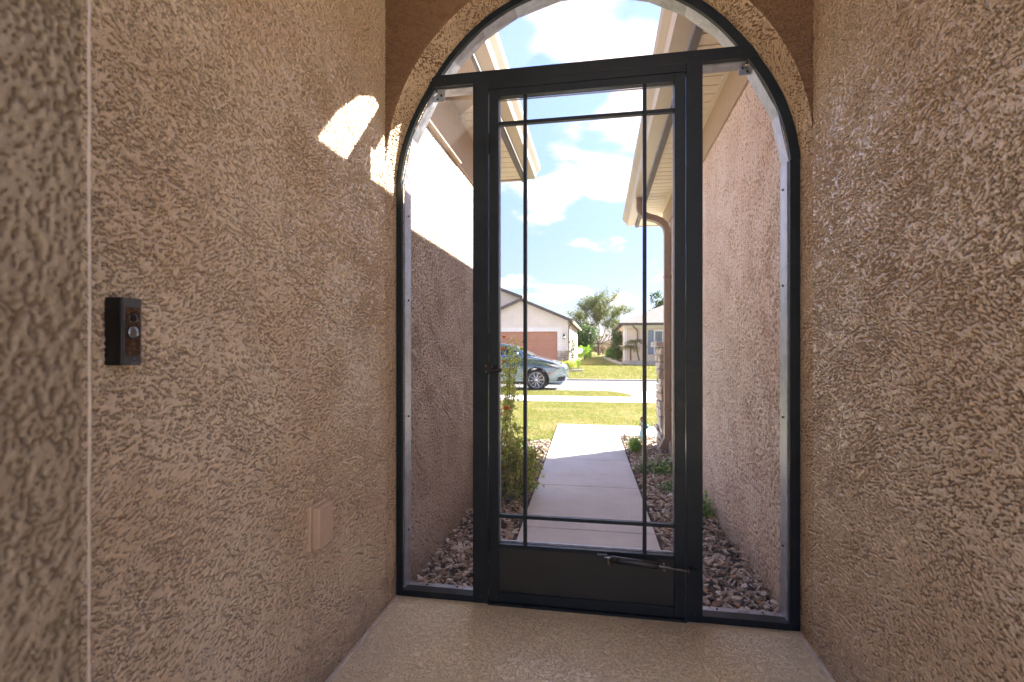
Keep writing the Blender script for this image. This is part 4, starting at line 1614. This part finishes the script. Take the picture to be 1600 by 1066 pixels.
def gh_rows(scale_pts, mat, name, eps=0.0, y_eps=0.0, par=car):
    mm = MB()
    k = len(scale_pts)
    for s_ in (-1, 1):
        mm.v += [(CX + x, CY + s_ * (ghy(z) + y_eps), CZ + z) for x, z in scale_pts]
    mm.f = [tuple(range(k)), tuple(range(2 * k - 1, k - 1, -1))] + [(i, (i + 1) % k, k + (i + 1) % k, k + i) for i in range(k)]
    return mm.build(name, mat, par, bevel=.02 if not y_eps else 0)


gh_rows(gh, 'paint', 'cabin')
# side windows and pillars, each its own sheet standing slightly proud
def side_glass(pts_, name='side_window', mat='carglass', e=.006, th=.004):
    for s_ in (-1, 1):
        mm = MB()
        k = len(pts_)
        mm.v = [(CX + x, CY + s_ * (ghy(z) + e), CZ + z) for x, z in pts_] + [(CX + x, CY + s_ * (ghy(z) + e - th), CZ + z) for x, z in pts_]
        mm.f = [tuple(range(k)), tuple(range(2 * k - 1, k - 1, -1))] + [(i, (i + 1) % k, k + (i + 1) % k, k + i) for i in range(k)]
        mm.build(name, mat, car)
side_glass([(FRONT - 1.54, 1.235), (FRONT - 1.76, 1.40), (FRONT - 2.08, 1.56), (FRONT - 2.40, 1.62), (FRONT - 2.42, 1.24)])
side_glass([(FRONT - 2.50, 1.24), (FRONT - 2.48, 1.625), (FRONT - 2.95, 1.645), (FRONT - 3.30, 1.635), (FRONT - 3.36, 1.26)])
side_glass([(FRONT - 3.43, 1.27), (FRONT - 3.38, 1.63), (FRONT - 3.75, 1.60), (FRONT - 4.12, 1.44), (FRONT - 4.15, 1.30)])
side_glass([(FRONT - 1.44, 1.21), (FRONT - 1.44, 1.228), (REAR + .45, 1.285), (REAR + .45, 1.268)], 'window_trim', 'chrome', .009)
m = MB()
m.v = [(CX + FRONT - 1.235, CY - .78, CZ + 1.235), (CX + FRONT - 1.235, CY + .78, CZ + 1.235), (CX + FRONT - 1.94, CY + .65, CZ + 1.605), (CX + FRONT - 1.94, CY - .65, CZ + 1.605)]
m.f = [(0, 1, 2, 3)]
o = m.build('windscreen', 'carglass', car)
so = o.modifiers.new('s', 'SOLIDIFY'); so.thickness = .012; so.offset = 1
# mirror, headlight, grille, cladding, handle
for s_ in (-1, 1):
    m = MB()
    m.lathe((CX + FRONT - 1.72, CY + s_ * 1.02, CZ + 1.27), [(.05, -.10), (.085, -.06), (.09, .02), (.05, .085)], 10, 'x')
    mr_ = m.build('wing_mirror', 'paint', car, smooth=True)
    boxpart('mirror_arm', 'cladding', mr_, CX + FRONT - 1.74, CX + FRONT - 1.66, *(sorted((CY + s_ * .87, CY + s_ * 1.0))), CZ + 1.20, CZ + 1.24)
    yo = CY + s_ * HW
    # headlight wraps the corner
    m = MB()
    P1 = [(FRONT - .74, .975), (FRONT - .48, .875), (FRONT - .30, .815), (FRONT - .08, .83), (FRONT - .07, .885), (FRONT - .28, .91), (FRONT - .50, .925)]
    def wy(x):
        ex = max(0, (x - (FRONT - .55)) / .55)
        return HW * (1 - .22 * ex ** 2)
    k = len(P1)
    m.v = [(CX + x, CY + s_ * (wy(x) + .008), CZ + z) for x, z in P1] + [(CX + x, CY + s_ * (wy(x) - .03), CZ + z) for x, z in P1]
    m.f = [tuple(range(k)), tuple(range(2 * k - 1, k - 1, -1))] + [(i, (i + 1) % k, k + (i + 1) % k, k + i) for i in range(k)]
    m.build('headlight', 'lamp', car)
    m = MB()
    P2 = [(FRONT - .76, .965), (FRONT - .48, .84), (FRONT - .28, .795), (FRONT - .05, .81), (FRONT - .28, .815), (FRONT - .48, .858)]
    m.v = [(CX + x, CY + s_ * (wy(x) + .010), CZ + z) for x, z in P2]
    m.f = [tuple(range(6))]
    m.build('headlight_edge', 'cladding', car)
    # lower vent and chrome strip in the bumper
    m = MB()
    P3 = [(FRONT - .30, .34), (FRONT - .06, .36), (FRONT - .03, .52), (FRONT - .24, .50)]
    m.v = [(CX + x, CY + s_ * (wy(x) + .006), CZ + z) for x, z in P3]
    m.f = [(0, 1, 2, 3)]
    m.build('bumper_vent', 'cladding', car)
    m = MB()
    m.tube([(CX + FRONT - .34, CY + s_ * (wy(FRONT - .34) + .01), CZ + .335), (CX + FRONT - .18, CY + s_ * (wy(FRONT - .18) + .01), CZ + .335), (CX + FRONT - .02, CY + s_ * (wy(FRONT - .02) + .01), CZ + .37)], .014, 6)
    m.build('bumper_trim', 'chrome', car)
    m = MB()
    m.tube([(CX + FRONT - .30, CY + s_ * (wy(FRONT - .3) + .008), CZ + .50), (CX + FRONT - .1, CY + s_ * (wy(FRONT - .1) + .012), CZ + .60), (CX + FRONT - .02, CY + s_ * (wy(FRONT - .02) + .01), CZ + .56)], .010, 6)
    m.build('bumper_trim', 'chrome', car)
    m = MB()
    m.box(CX + FW + .43, CX + FW + .52, *sorted((yo + s_ * .002, yo - s_ * .02)), CZ + .60, CZ + .64)
    m.build('side_marker', 'amber', car)
    # sill and arch cladding
    m = MB()
    m.box(CX + RW + .44, CX + FW - .44, *sorted((yo + s_ * .004, yo - s_ * .05)), CZ + .245, CZ + .33)
    m.build('sill_cladding', 'cladding', car)
    for wx_ in (RW, FW):
        m = MB()
        pts_ = [(CX + wx_ + .445 * math.cos(R(a)), CY + s_ * (wy(wx_) + .0), CZ + WR + .445 * math.sin(R(a))) for a in range(-8, 189, 14)]
        m.tube(pts_, .022, 6)
        m.build('arch_trim', 'cladding', car)
    for x in (FRONT - 2.25, FRONT - 3.25):
        m = MB()
        m.tube([(CX + x, yo + s_ * .012, CZ + .93), (CX + x - .2, yo + s_ * .012, CZ + .935)], .014, 6)
        m.build('door_handle', 'chrome', car)
    for x in (FRONT - 1.55, FRONT - 2.46, FRONT - 3.42):
        m = MB()
        m.box(CX + x - .004, CX + x + .004, *sorted((yo + s_ * .0015, yo - s_ * .01)), CZ + .34, CZ + 1.06)
        m.build('door_seam', 'cladding', car)
m = MB()
for k in range(5):
    m.box(CX + FRONT - .012, CX + FRONT + .016, CY - .42, CY + .42, CZ + .50 + k * .052, CZ + .515 + k * .052)
m.box(CX + FRONT - .03, CX + FRONT + .004, CY - .46, CY + .46, CZ + .48, CZ + .75)
m.build('grille', 'cladding', car)
m = MB()
m.tube([(CX + FRONT + .01, CY - .47, CZ + .76), (CX + FRONT + .018, CY, CZ + .77), (CX + FRONT + .01, CY + .47, CZ + .76)], .016, 6)
m.build('grille_trim', 'chrome', car)
m = MB()
m.box(CX + REAR + .2, CX + FRONT - .2, CY - .80, CY + .80, CZ + .22, CZ + .60)
m.build('underbody', 'cladding', car)
m = MB()
m.box(CX + FRONT - 1.34, CX + FRONT - 1.14, CY - .5, CY + .2, CZ + 1.20, CZ + 1.225)
m.build('wiper_cowl', 'cladding', car)
# wheels
wheel0 = None
for wx_ in (FW, RW):
    for s_ in (-1, 1):
        cy = CY + s_ * (HW - .125)
        # tyre
        m = MB()
        m.lathe((CX + wx_, cy, CZ + WR), [(.28, -.10), (.335, -.108), (.365, -.095), (WR, -.06), (WR, .06), (.365, .095), (.335, .108), (.28, .10)], 32, 'y', cap=False)
        ty = m.build('wheel', 'tyre', car, smooth=True)
        m = MB()
        yo = s_ * .095
        seg = 32
        for r_, h_ in ((.285, yo), (.268, yo + s_ * .004), (.258, yo - s_ * .02), (.255, yo - s_ * .06)):
            for k in range(seg):
                a = 2 * math.pi * k / seg
                m.v.append((CX + wx_ + r_ * math.cos(a), cy + h_, CZ + WR + r_ * math.sin(a)))
        for i in range(3):
            for k in range(seg):
                m.f.append((i * seg + k, i * seg + (k + 1) % seg, (i + 1) * seg + (k + 1) % seg, (i + 1) * seg + k))
        for k in range(10):
            a = 2 * math.pi * k / 10 + .1
            for da in (-.075, .075):
                p0 = Vector((CX + wx_ + .05 * math.cos(a), cy + yo - s_ * .012, CZ + WR + .05 * math.sin(a)))
                p1 = Vector((CX + wx_ + .262 * math.cos(a + da * 1.3), cy + yo - s_ * .004, CZ + WR + .262 * math.sin(a + da * 1.3)))
                m.tube([p0, p1], [.012, .010], 4)
        m.lathe((CX + wx_, cy + yo - s_ * .02, CZ + WR), [(.06, -.02), (.06, .018), (.03, .026)] if s_ > 0 else [(.03, -.026), (.06, -.018), (.06, .02)], 14, 'y')
        m.build('rim', 'alloy', ty)
        m = MB()
        m.lathe((CX + wx_, cy, CZ + WR), [(.25, -.03), (.25, .03)], 24, 'y')
        m.build('brake_disc', 'cladding', ty)

# ---------------------------------------------------------------- house with terracotta garage across the road
ha = thing('garage_house', 'pale house across the road with gable and terracotta garage door', 'house', (-5, 36, -.1))
HX1, GY = -1.79, 30.0
gx0, gx1, gzt = -7.32, -2.44, 2.04
# front wall in pieces round the garage opening
boxpart('wall', 'siding', ha, gx1, HX1, GY, GY + .2, -.4, gzt)
boxpart('wall', 'siding', ha, -7.9, gx0, GY, GY + .2, -.4, gzt)
m = MB()
m.prism([(-7.9, gzt), (HX1, gzt), (HX1, 2.70), (-4.63, 3.92), (-7.9, 2.52)], GY, GY + .2)
m.build('gable_wall', 'siding', ha)
# lap lines of the gable siding, real thin boards
for k in range(13):
    z = gzt + .36 + k * .115
    xr_ = min(HX1 - .02, -4.63 + (3.90 - z) / .427) if z > 2.70 else HX1 - .02
    xl_ = max(-7.88, -4.63 - (3.90 - z) / .427) if z > 2.52 else -7.88
    if xr_ - xl_ < .3:
        break
    boxpart('siding_board', 'siding', ha, xl_, xr_, GY - .022, GY - .002, z, z + .10)
boxpart('side_wall', 'siding', ha, HX1 - .2, HX1 - .002, GY + .2, 43.5, -.4, 2.66)
boxpart('wall', 'siding', ha, -14, -7.9, GY + .8, GY + 1.0, -.4, 2.9)
m = MB()
m.prism([(-14, 2.9), (-4.7, 2.9), (-4.7, 4.12), (-9.2, 5.85), (-14, 4.0)], GY + .8, GY + 1.0)
m.build('gable_wall', 'siding', ha)
# trim round the garage
boxpart('trim', 'trim', ha, gx0 - .25, gx1 + .27, GY - .04, GY - .024, gzt, gzt + .27)
boxpart('trim', 'trim', ha, gx1 + .0, gx1 + .27, GY - .04, GY - .001, .92, gzt - .002)
boxpart('trim', 'trim', ha, gx0 - .25, gx0, GY - .04, GY - .001, -.2, gzt - .002)
gd = boxpart('garage_door', 'garage', ha, gx0, gx1, GY + .08, GY + .12, -.3, gzt)
for k in range(4):
    z0_ = -.16 + k * .55
    for c_ in range(4):
        xa = gx0 + .08 + c_ * 1.2
        mm = MB()
        mm.box(xa, xa + 1.12, GY + .062, GY + .0795, z0_ + .02, z0_ + .525)
        mm.build('door_panel', 'garage', gd, bevel=.012)
# stone wainscot beside the garage
rs = random.Random(8)
z = -.3
while z < .86:
    hh = rs.uniform(.09, .16)
    a = gx1 + .005
    while a < HX1 + .03:
        L = rs.uniform(.16, .36)
        b_ = min(a + L, HX1 + .05)
        boxpart('stone', rs.choice(['stone_lt', 'stone_md']), ha, a, b_ - .015, GY - .06 - rs.uniform(0, .025), GY - .001, z, z + hh - .014)
        a = b_
    z += hh
boxpart('stone_cap', 'trim', ha, gx1 - .0, HX1 + .07, GY - .11, GY - .001, .875, .918)
# gable roof: rakes, planes
def roof_prism(par, name, mat, xl, zl, xp, zp, xr, zr, y0, y1, th=.10):
    for (xa, za, xb, zb) in ((xl, zl, xp, zp), (xp, zp, xr, zr)):
        mm = MB()
        mm.prism([(xa, za), (xb, zb), (xb, zb + th), (xa, za + th)], y0, y1)
        mm.build(name, mat, par)
roof_prism(ha, 'roof', 'roof_grey', -7.95, 2.52, -4.63, 3.94, -1.56, 2.63, GY - .30, 43.8)
roof_prism(ha, 'rake_board', 'darkroof', -7.97, 2.46, -4.63, 3.885, -1.54, 2.565, GY - .34, GY - .305, .19)
roof_prism(ha, 'roof', 'roof_grey', -14.2, 3.95, -9.2, 5.9, -4.65, 4.15, GY + .5, 43.8)
roof_prism(ha, 'rake_board', 'darkroof', -14.2, 3.9, -9.2, 5.85, -4.65, 4.10, GY + .46, GY + .495, .19)
boxpart('gutter', 'fascia', ha, -1.56, -1.44, GY - .30, 43.8, 2.56, 2.68)
m = MB()
m.tube([(-1.50, GY + .15, 2.58), (-1.66, GY + .12, 2.45), (-1.75, GY + .08, 2.35), (-1.75, GY + .08, -.1)], .045, 6)
m.build('downspout', 'downspout', ha)
boxpart('window', 'trim', ha, HX1 - .001, HX1 + .03, 34.2, 35.3, 1.2, 2.0)
boxpart('window_pane', 'winglass', ha, HX1 + .031, HX1 + .036, 34.3, 35.2, 1.28, 1.92)
# wall lantern
wl = thing('wall_lantern', 'dark lantern on the wall right of the garage door', 'lantern', (-2.02, 29.9, 1.7))
m = MB()
m.lathe((-2.02, 29.86, 1.58), [(.03, 0), (.075, .03), (.085, .20), (.1, .21), (.02, .32)], 8)
m.build('lantern_body', 'black', wl)
m = MB()
m.lathe((-2.02, 29.86, 1.63), [(.088, 0), (.092, .12)], 8)
m.build('glass', 'lamp', wl)

# ---------------------------------------------------------------- cream house with hip roof
hb = thing('hip_roof_house', 'cream house with grey hip roof and blue shutter behind low block wall', 'house', (7, 41, .1))
BX0, BX1, BY0, BY1 = 1.74, 13.5, 34.5, 48
m = MB()
m.box(BX0, BX1, BY0, BY1, -.3, 2.70)
m.build('wall', 'houseb', hb)
ex0, ex1, ey0, ey1, ez = BX0 - .36, BX1 + .36, BY0 - .4, BY1 + .4, 2.70
rid = (ey1 - ey0) / 2
m = MB()
m.add([(ex0, ey0, ez), (ex1, ey0, ez), (ex1, ey1, ez), (ex0, ey1, ez), (ex0 + 6.0, ey0 + rid, ez + 2.75), (ex1 - 5.9, ey0 + rid, ez + 2.75)],
      [(0, 1, 5, 4), (1, 2, 5), (2, 3, 4, 5), (3, 0, 4), (0, 3, 2, 1)])
m.build('roof', 'roof_grey', hb)
boxpart('fascia', 'darkroof', hb, ex0 - .02, ex1, ey0 - .06, ey0 - .005, ez - .13, ez + .03)
boxpart('fascia', 'darkroof', hb, ex0 - .07, ex0 - .022, ey0 - .06, ey1, ez - .13, ez + .03)
boxpart('frieze_board', 'trim', hb, BX0 - .02, BX1, BY0 - .03, BY0 - .002, 2.42, 2.60)
boxpart('corner_board', 'trim', hb, BX0 - .02, BX0 + .16, BY0 - .028, BY0 - .002, -.2, 2.418)
m = MB()
m.tube([(2.25, BY0 - .42, 2.62), (2.3, BY0 - .38, 2.48), (2.52, BY0 - .12, 2.32), (2.60, BY0 - .07, 2.2), (2.60, BY0 - .07, 1.5)], .05, 6)
m.build('downspout', 'downspout', hb)
boxpart('shutter', 'shutter', hb, 3.30, 3.64, BY0 - .06, BY0 - .002, .62, 2.25)
wf = boxpart('window_frame', 'trim', hb, 3.68, 4.85, BY0 - .05, BY0 - .002, .62, 2.25)
for i_ in range(2):
    for j_ in range(2):
        boxpart('window_pane', 'winglass', wf, 3.76 + i_ * .52, 4.22 + i_ * .52, BY0 - .057, BY0 - .051, .70 + j_ * .77, 1.40 + j_ * .77)
boxpart('shutter', 'shutter', hb, 4.89, 5.23, BY0 - .06, BY0 - .002, .62, 2.25)

# low block wall in front of it
rwal = thing('retaining_wall', 'low pale block retaining wall in front of the cream house', 'wall', (4, 32.8, -.1))
for row in range(3):
    x = 1.62 + (.2 if row % 2 else 0)
    while x < 9:
        mm = MB()
        hgt = .115
        mm.box(x + .006, x + .394, 32.65, 32.9, -.16 + row * hgt, -.16 + row * hgt + hgt - .008)
        mm.build('block', 'block', rwal)
        x += .4
boxpart('cap', 'stone_lt', rwal, 1.58, 9.1, 32.62, 32.93, .187, .235)
# border stones running back beside the hedge
bs_ = thing('stone_border', 'pale stone edging curving back between lawn and the tall hedge', 'edging', (1.2, 38, 0))
for k in range(22):
    u_ = k / 21
    y = 32.9 + u_ * 12
    x = 1.55 - 1.15 * u_ ** .8
    mm = MB()
    zz_ = zg(x, y)
    mm.box(x - .1, x + .1, y + .02, y + .54, zz_ - .05, zz_ + .17)
    mm.build('border_stone', 'block', bs_, bevel=.02)
gs = thing('stone_border', 'pale stone edging round the planting by the terracotta garage', 'edging', (-1.7, 27.6, -.2))
for k in range(12):
    u_ = k / 11
    x = -2.1 + u_ * 1.15
    y = 27.4 + .5 * u_
    mm = MB()
    zz_ = zg(x, y)
    mm.box(x, x + .095, y - .1, y + .1, zz_ - .05, zz_ + .09)
    mm.build('border_stone', 'block', gs, bevel=.015)
drape('garden_soil', [-2.15, -1.5, -.9], [27.5, 28.5, 30.0], 'soil', .006)


def bushy(name, label, c, rad, n, mat, leafL, seed, cat='shrub', trunk=None, group=None, boxy=1.0, gap=.0):
    r = random.Random(seed)
    t = thing(name, label, cat, (c[0], c[1], zg(c[0], c[1])), group)
    lf = MB()
    k = 0
    while k < n:
        d = rdir(r, 0)
        q = r.random() ** .33
        e = Vector((abs(d.x) ** boxy * math.copysign(1, d.x), abs(d.y) ** boxy * math.copysign(1, d.y), abs(d.z) ** boxy * math.copysign(1, d.z)))
        p = Vector((e.x * rad[0], e.y * rad[1], e.z * rad[2])) * q
        nn = noise.noise((p + Vector(c)) * 1.7 / max(rad))
        if q > .72 + nn * .5:
            continue
        if gap and noise.noise((p + Vector(c)) * 4.5 / max(rad)) < gap - .35:
            continue
        lf.leaf(Vector(c) + p, rdir(r, .2), (r.gauss(0, 1), r.gauss(0, 1), 1), leafL * r.uniform(.6, 1.3), leafL * .55)
        k += 1
    lf.build('foliage', mat, t)
    if trunk:
        m_ = MB()
        gz_ = zg(c[0], c[1])
        m_.tube([(c[0], c[1], gz_ - .1), (c[0] + .03, c[1], (gz_ + c[2]) / 2), (c[0], c[1], c[2] + rad[2] * .3)], [trunk, trunk * .8, trunk * .4], 7)
        m_.build('trunk', 'bark', t)
    return t


bushy('round_shrub', 'bright lime clipped shrub beside the white disc', (-1.12, 40, .72), (.72, .6, .72), 1500, 'leaf_bright', .10, 51, boxy=.8, trunk=.05)
bushy('tall_hedge', 'tall dark green column hedge at the corner of the cream house', (1.38, 37.2, 1.2), (.62, 1.0, 1.5), 3600, 'leaf_dark', .11, 52, boxy=.65, cat='hedge', trunk=.08)
bushy('round_shrub', 'smaller green shrub left of the tall dark hedge', (.86, 40.5, .58), (.42, .5, .62), 1200, 'leaf_mid', .10, 53, trunk=.04)
bushy('garden_shrub', 'yellow green bush at the foot of the garage house corner', (-1.62, 28.3, .12), (.46, .35, .34), 1100, 'leaf_lime', .07, 54, trunk=.03)
bushy('garden_shrub', 'small yellowish bush nearest the terracotta garage', (-2.0, 28.0, .04), (.28, .25, .26), 700, 'leaf_lime', .06, 55, trunk=.03)
bushy('garden_shrub', 'low russet plant at the garage corner', (-2.08, 29.2, .22), (.25, .2, .2), 500, 'leaf_brown', .06, 56, trunk=.02)
bushy('young_tree', 'slender dark leafed young tree against the side wall of the garage house', (-1.55, 29.2, .95), (.27, .27, .78), 520, 'leaf_dark', .085, 57, cat='tree', trunk=.03, gap=.2)
bushy('garden_shrub', 'round green bush right of the slender young tree', (-1.18, 29.0, .16), (.22, .22, .3), 500, 'leaf_bright', .06, 58, trunk=.02)
bushy('dense_tree', 'dark dense evergreen tree between the two houses', (-1.05, 46.5, 2.0), (1.25, 1.2, 1.75), 3600, 'leaf_dark', .15, 59, cat='tree', trunk=.14, gap=.12)
bushy('dense_tree', 'brown tinged bushy tree standing left of the dark evergreen', (-1.9, 50, 2.0), (1.0, 1.0, 1.7), 2200, 'leaf_olive', .15, 60, cat='tree', trunk=.12, gap=.1)
for i, (x, y, z, a, b_, lab, mt) in enumerate(((.2, 55, .95, 1.0, .8, 'russet bush behind the gap between the houses, left one', 'leaf_brown'),
                                              (1.5, 57, 1.15, 1.2, .9, 'russet bush behind the gap between the houses, right one', 'leaf_brown'),
                                              (-1.0, 56, 1.0, .9, .8, 'olive bush under the dark evergreen tree', 'leaf_olive'))):
    bushy('distant_shrub', lab, (x, y, z), (a, .8, b_), 1100, mt, .14, 70 + i, trunk=.05)
# far tree line, one mass
r = random.Random(90)
tl = MB()
for i in range(26000):
    x = r.uniform(-60, 70)
    y = r.uniform(88, 98)
    top = 2.8 + 1.0 * noise.noise(Vector((x * .12, 0, 0))) + 1.0 * noise.noise(Vector((x * .5, 3, 0)))
    z = .3 + (top - .3) * r.random() ** .8
    tl.leaf((x, y, z), rdir(r, .2), (0, 0, 1), .7, .45)
tl.build('far_wood', 'leaf_olive', None, kind='stuff')

# the airy tree
tr = thing('spreading_tree', 'airy spreading tree with thin crown rising between the two houses', 'tree', (.05, 52, zg(0, 52)))
r = random.Random(101)
wood, crown = MB(), MB()
ends = []


def grow(p, d, L, rad, depth):
    n = 4
    pts = [Vector(p)]
    dd = Vector(d)
    for k in range(n):
        dd = (dd + Vector((r.gauss(0, .12), r.gauss(0, .12), r.gauss(0, .05) + .03))).normalized()
        pts.append(pts[-1] + dd * L / n)
    wood.tube(pts, [rad * (1 - .35 * k / n) for k in range(n + 1)], 5 if depth > 1 else 7, cap=False)
    if depth >= 2:
        for q in pts[1:]:
            ends.append((q, depth))
    if depth == 5:
        return
    kids = 3 if depth < 4 else 2
    for k in range(kids):
        a = r.uniform(0, 2 * math.pi)
        side_ = Vector((math.cos(a), math.sin(a), 0))
        nd = (dd * r.uniform(.7, 1.1) + side_ * r.uniform(.45, .85) + Vector((0, 0, .12))).normalized()
        st = pts[-1] if k == 0 else pts[-1 - r.randint(0, 1)]
        grow(st, nd, L * r.uniform(.62, .82), rad * .6, depth + 1)


base = Vector((.05, 52, zg(0, 52) - .1))
wood.tube([base, base + Vector((.02, 0, .9)), base + Vector((0, 0, 1.4))], [.15, .12, .11], 8, cap=False)
for (dx, dz, L) in ((-.62, 1, 1.75), (.5, 1, 1.9), (.08, 1, 2.05), (-.25, 1, 1.95), (.95, .7, 1.6), (-1.0, .75, 1.6), (1.2, .45, 1.4), (-1.2, .4, 1.3)):
    grow(base + Vector((0, 0, 1.2)), Vector((dx, r.uniform(-.4, .4), dz)).normalized(), L, .06, 1)
wood.build('trunk', 'bark', tr)
for q, dp in ends:
    for k in range(8 if dp > 3 else 1):
        d = rdir(r, .2)
        crown.leaf(q + d * r.uniform(.02, .42), rdir(r, .3), (r.gauss(0, 1), r.gauss(0, 1), 1), r.uniform(.09, .17), .075)
crown.build('crown', 'leaf_olive', tr)
# tree behind the cream house
pt = bushy('dense_tree', 'dark treetop showing above the roof of the cream house', (8.3, 72, 6.7), (1.8, 1.2, 2.6), 1500, 'leaf_dark', .34, 62, cat='tree', trunk=.25, gap=.25)

# far grey-roofed house
hc = thing('far_house', 'small distant house with grey roof seen between the hedge and trees', 'house', (1.8, 76, .4))
boxpart('wall', 'houseb', hc, -.5, 5.5, 76, 82, .2, 1.9)
m = MB()
m.add([(-.9, 75.5, 1.9), (5.9, 75.5, 1.9), (5.9, 82.5, 1.9), (-.9, 82.5, 1.9), (1.6, 79, 3.3), (3.4, 79, 3.3)], [(0, 1, 5, 4), (1, 2, 5), (2, 3, 4, 5), (3, 0, 4), (0, 3, 2, 1)])
m.build('roof', 'roof_grey', hc)

# white disc on a pole
dp = thing('disc_ornament', 'white round disc on a thin pole beside the lime shrub', 'garden ornament', (-1.23, 33, zg(0, 33)))
m = MB()
m.tube([(-1.36, 33, zg(0, 33) - .05), (-1.36, 33, .92)], .022, 6)
m.build('pole', 'white', dp)
m = MB()
m.lathe((-1.18, 33, .86), [(.02, -.03), (.17, -.02), (.19, 0), (.17, .02)], 18, 'y')
m.build('disc', 'white', dp)
m = MB()
m.tube([(-1.36, 33, .90), (-1.25, 33, .93)], .018, 6)
m.build('arm', 'white', dp)

# palm by the cream house: two leaning trunks
pm = thing('palm', 'small palm with two trunks and pale drooping fronds by the cream house', 'palm', (2.5, 33.7, .1))
m = MB()
m.tube([(2.10, 33.6, .0), (2.10, 33.6, .6), (2.07, 33.6, 1.15)], [.06, .055, .05], 7)
m.build('trunk', 'bark', pm)
m = MB()
m.tube([(2.72, 33.7, .0), (2.60, 33.7, .45), (2.50, 33.7, 1.0), (2.42, 33.7, 1.45)], [.06, .055, .05, .045], 7)
m.build('trunk', 'bark', pm)
r = random.Random(44)
for (cx_, cy_, cz_, nf, ln) in ((2.07, 33.6, 1.15, 11, .72), (2.42, 33.7, 1.48, 16, .85)):
    for k in range(nf):
        a = 2 * math.pi * k / nf + r.uniform(-.2, .2)
        up_ = r.uniform(.1, 1.0)
        m = MB()
        pts_ = []
        for q in range(6):
            u_ = q / 5
            pts_.append(Vector((cx_ + math.cos(a) * ln * u_ * (1 - .25 * up_), cy_ + math.sin(a) * ln * u_ * (1 - .25 * up_), cz_ + ln * (up_ * .8 * u_ - (.55 + .25 * up_) * u_ * u_))))
        m.tube(pts_, [.012, .01, .008, .006, .004, .002], 4)
        for q in range(1, 6):
            for e in range(4):
                p = pts_[q - 1].lerp(pts_[q], e / 4)
                d = (pts_[q] - pts_[q - 1]).normalized()
                for s_ in (-1, 1):
                    sdv = d.cross(Vector((0, 0, 1))).normalized() * s_
                    m.leaf(p, d * .7 + sdv + Vector((0, 0, -.3)), (0, 0, 1), .20, .03)
        m.build('frond', 'leaf_palm', pm)
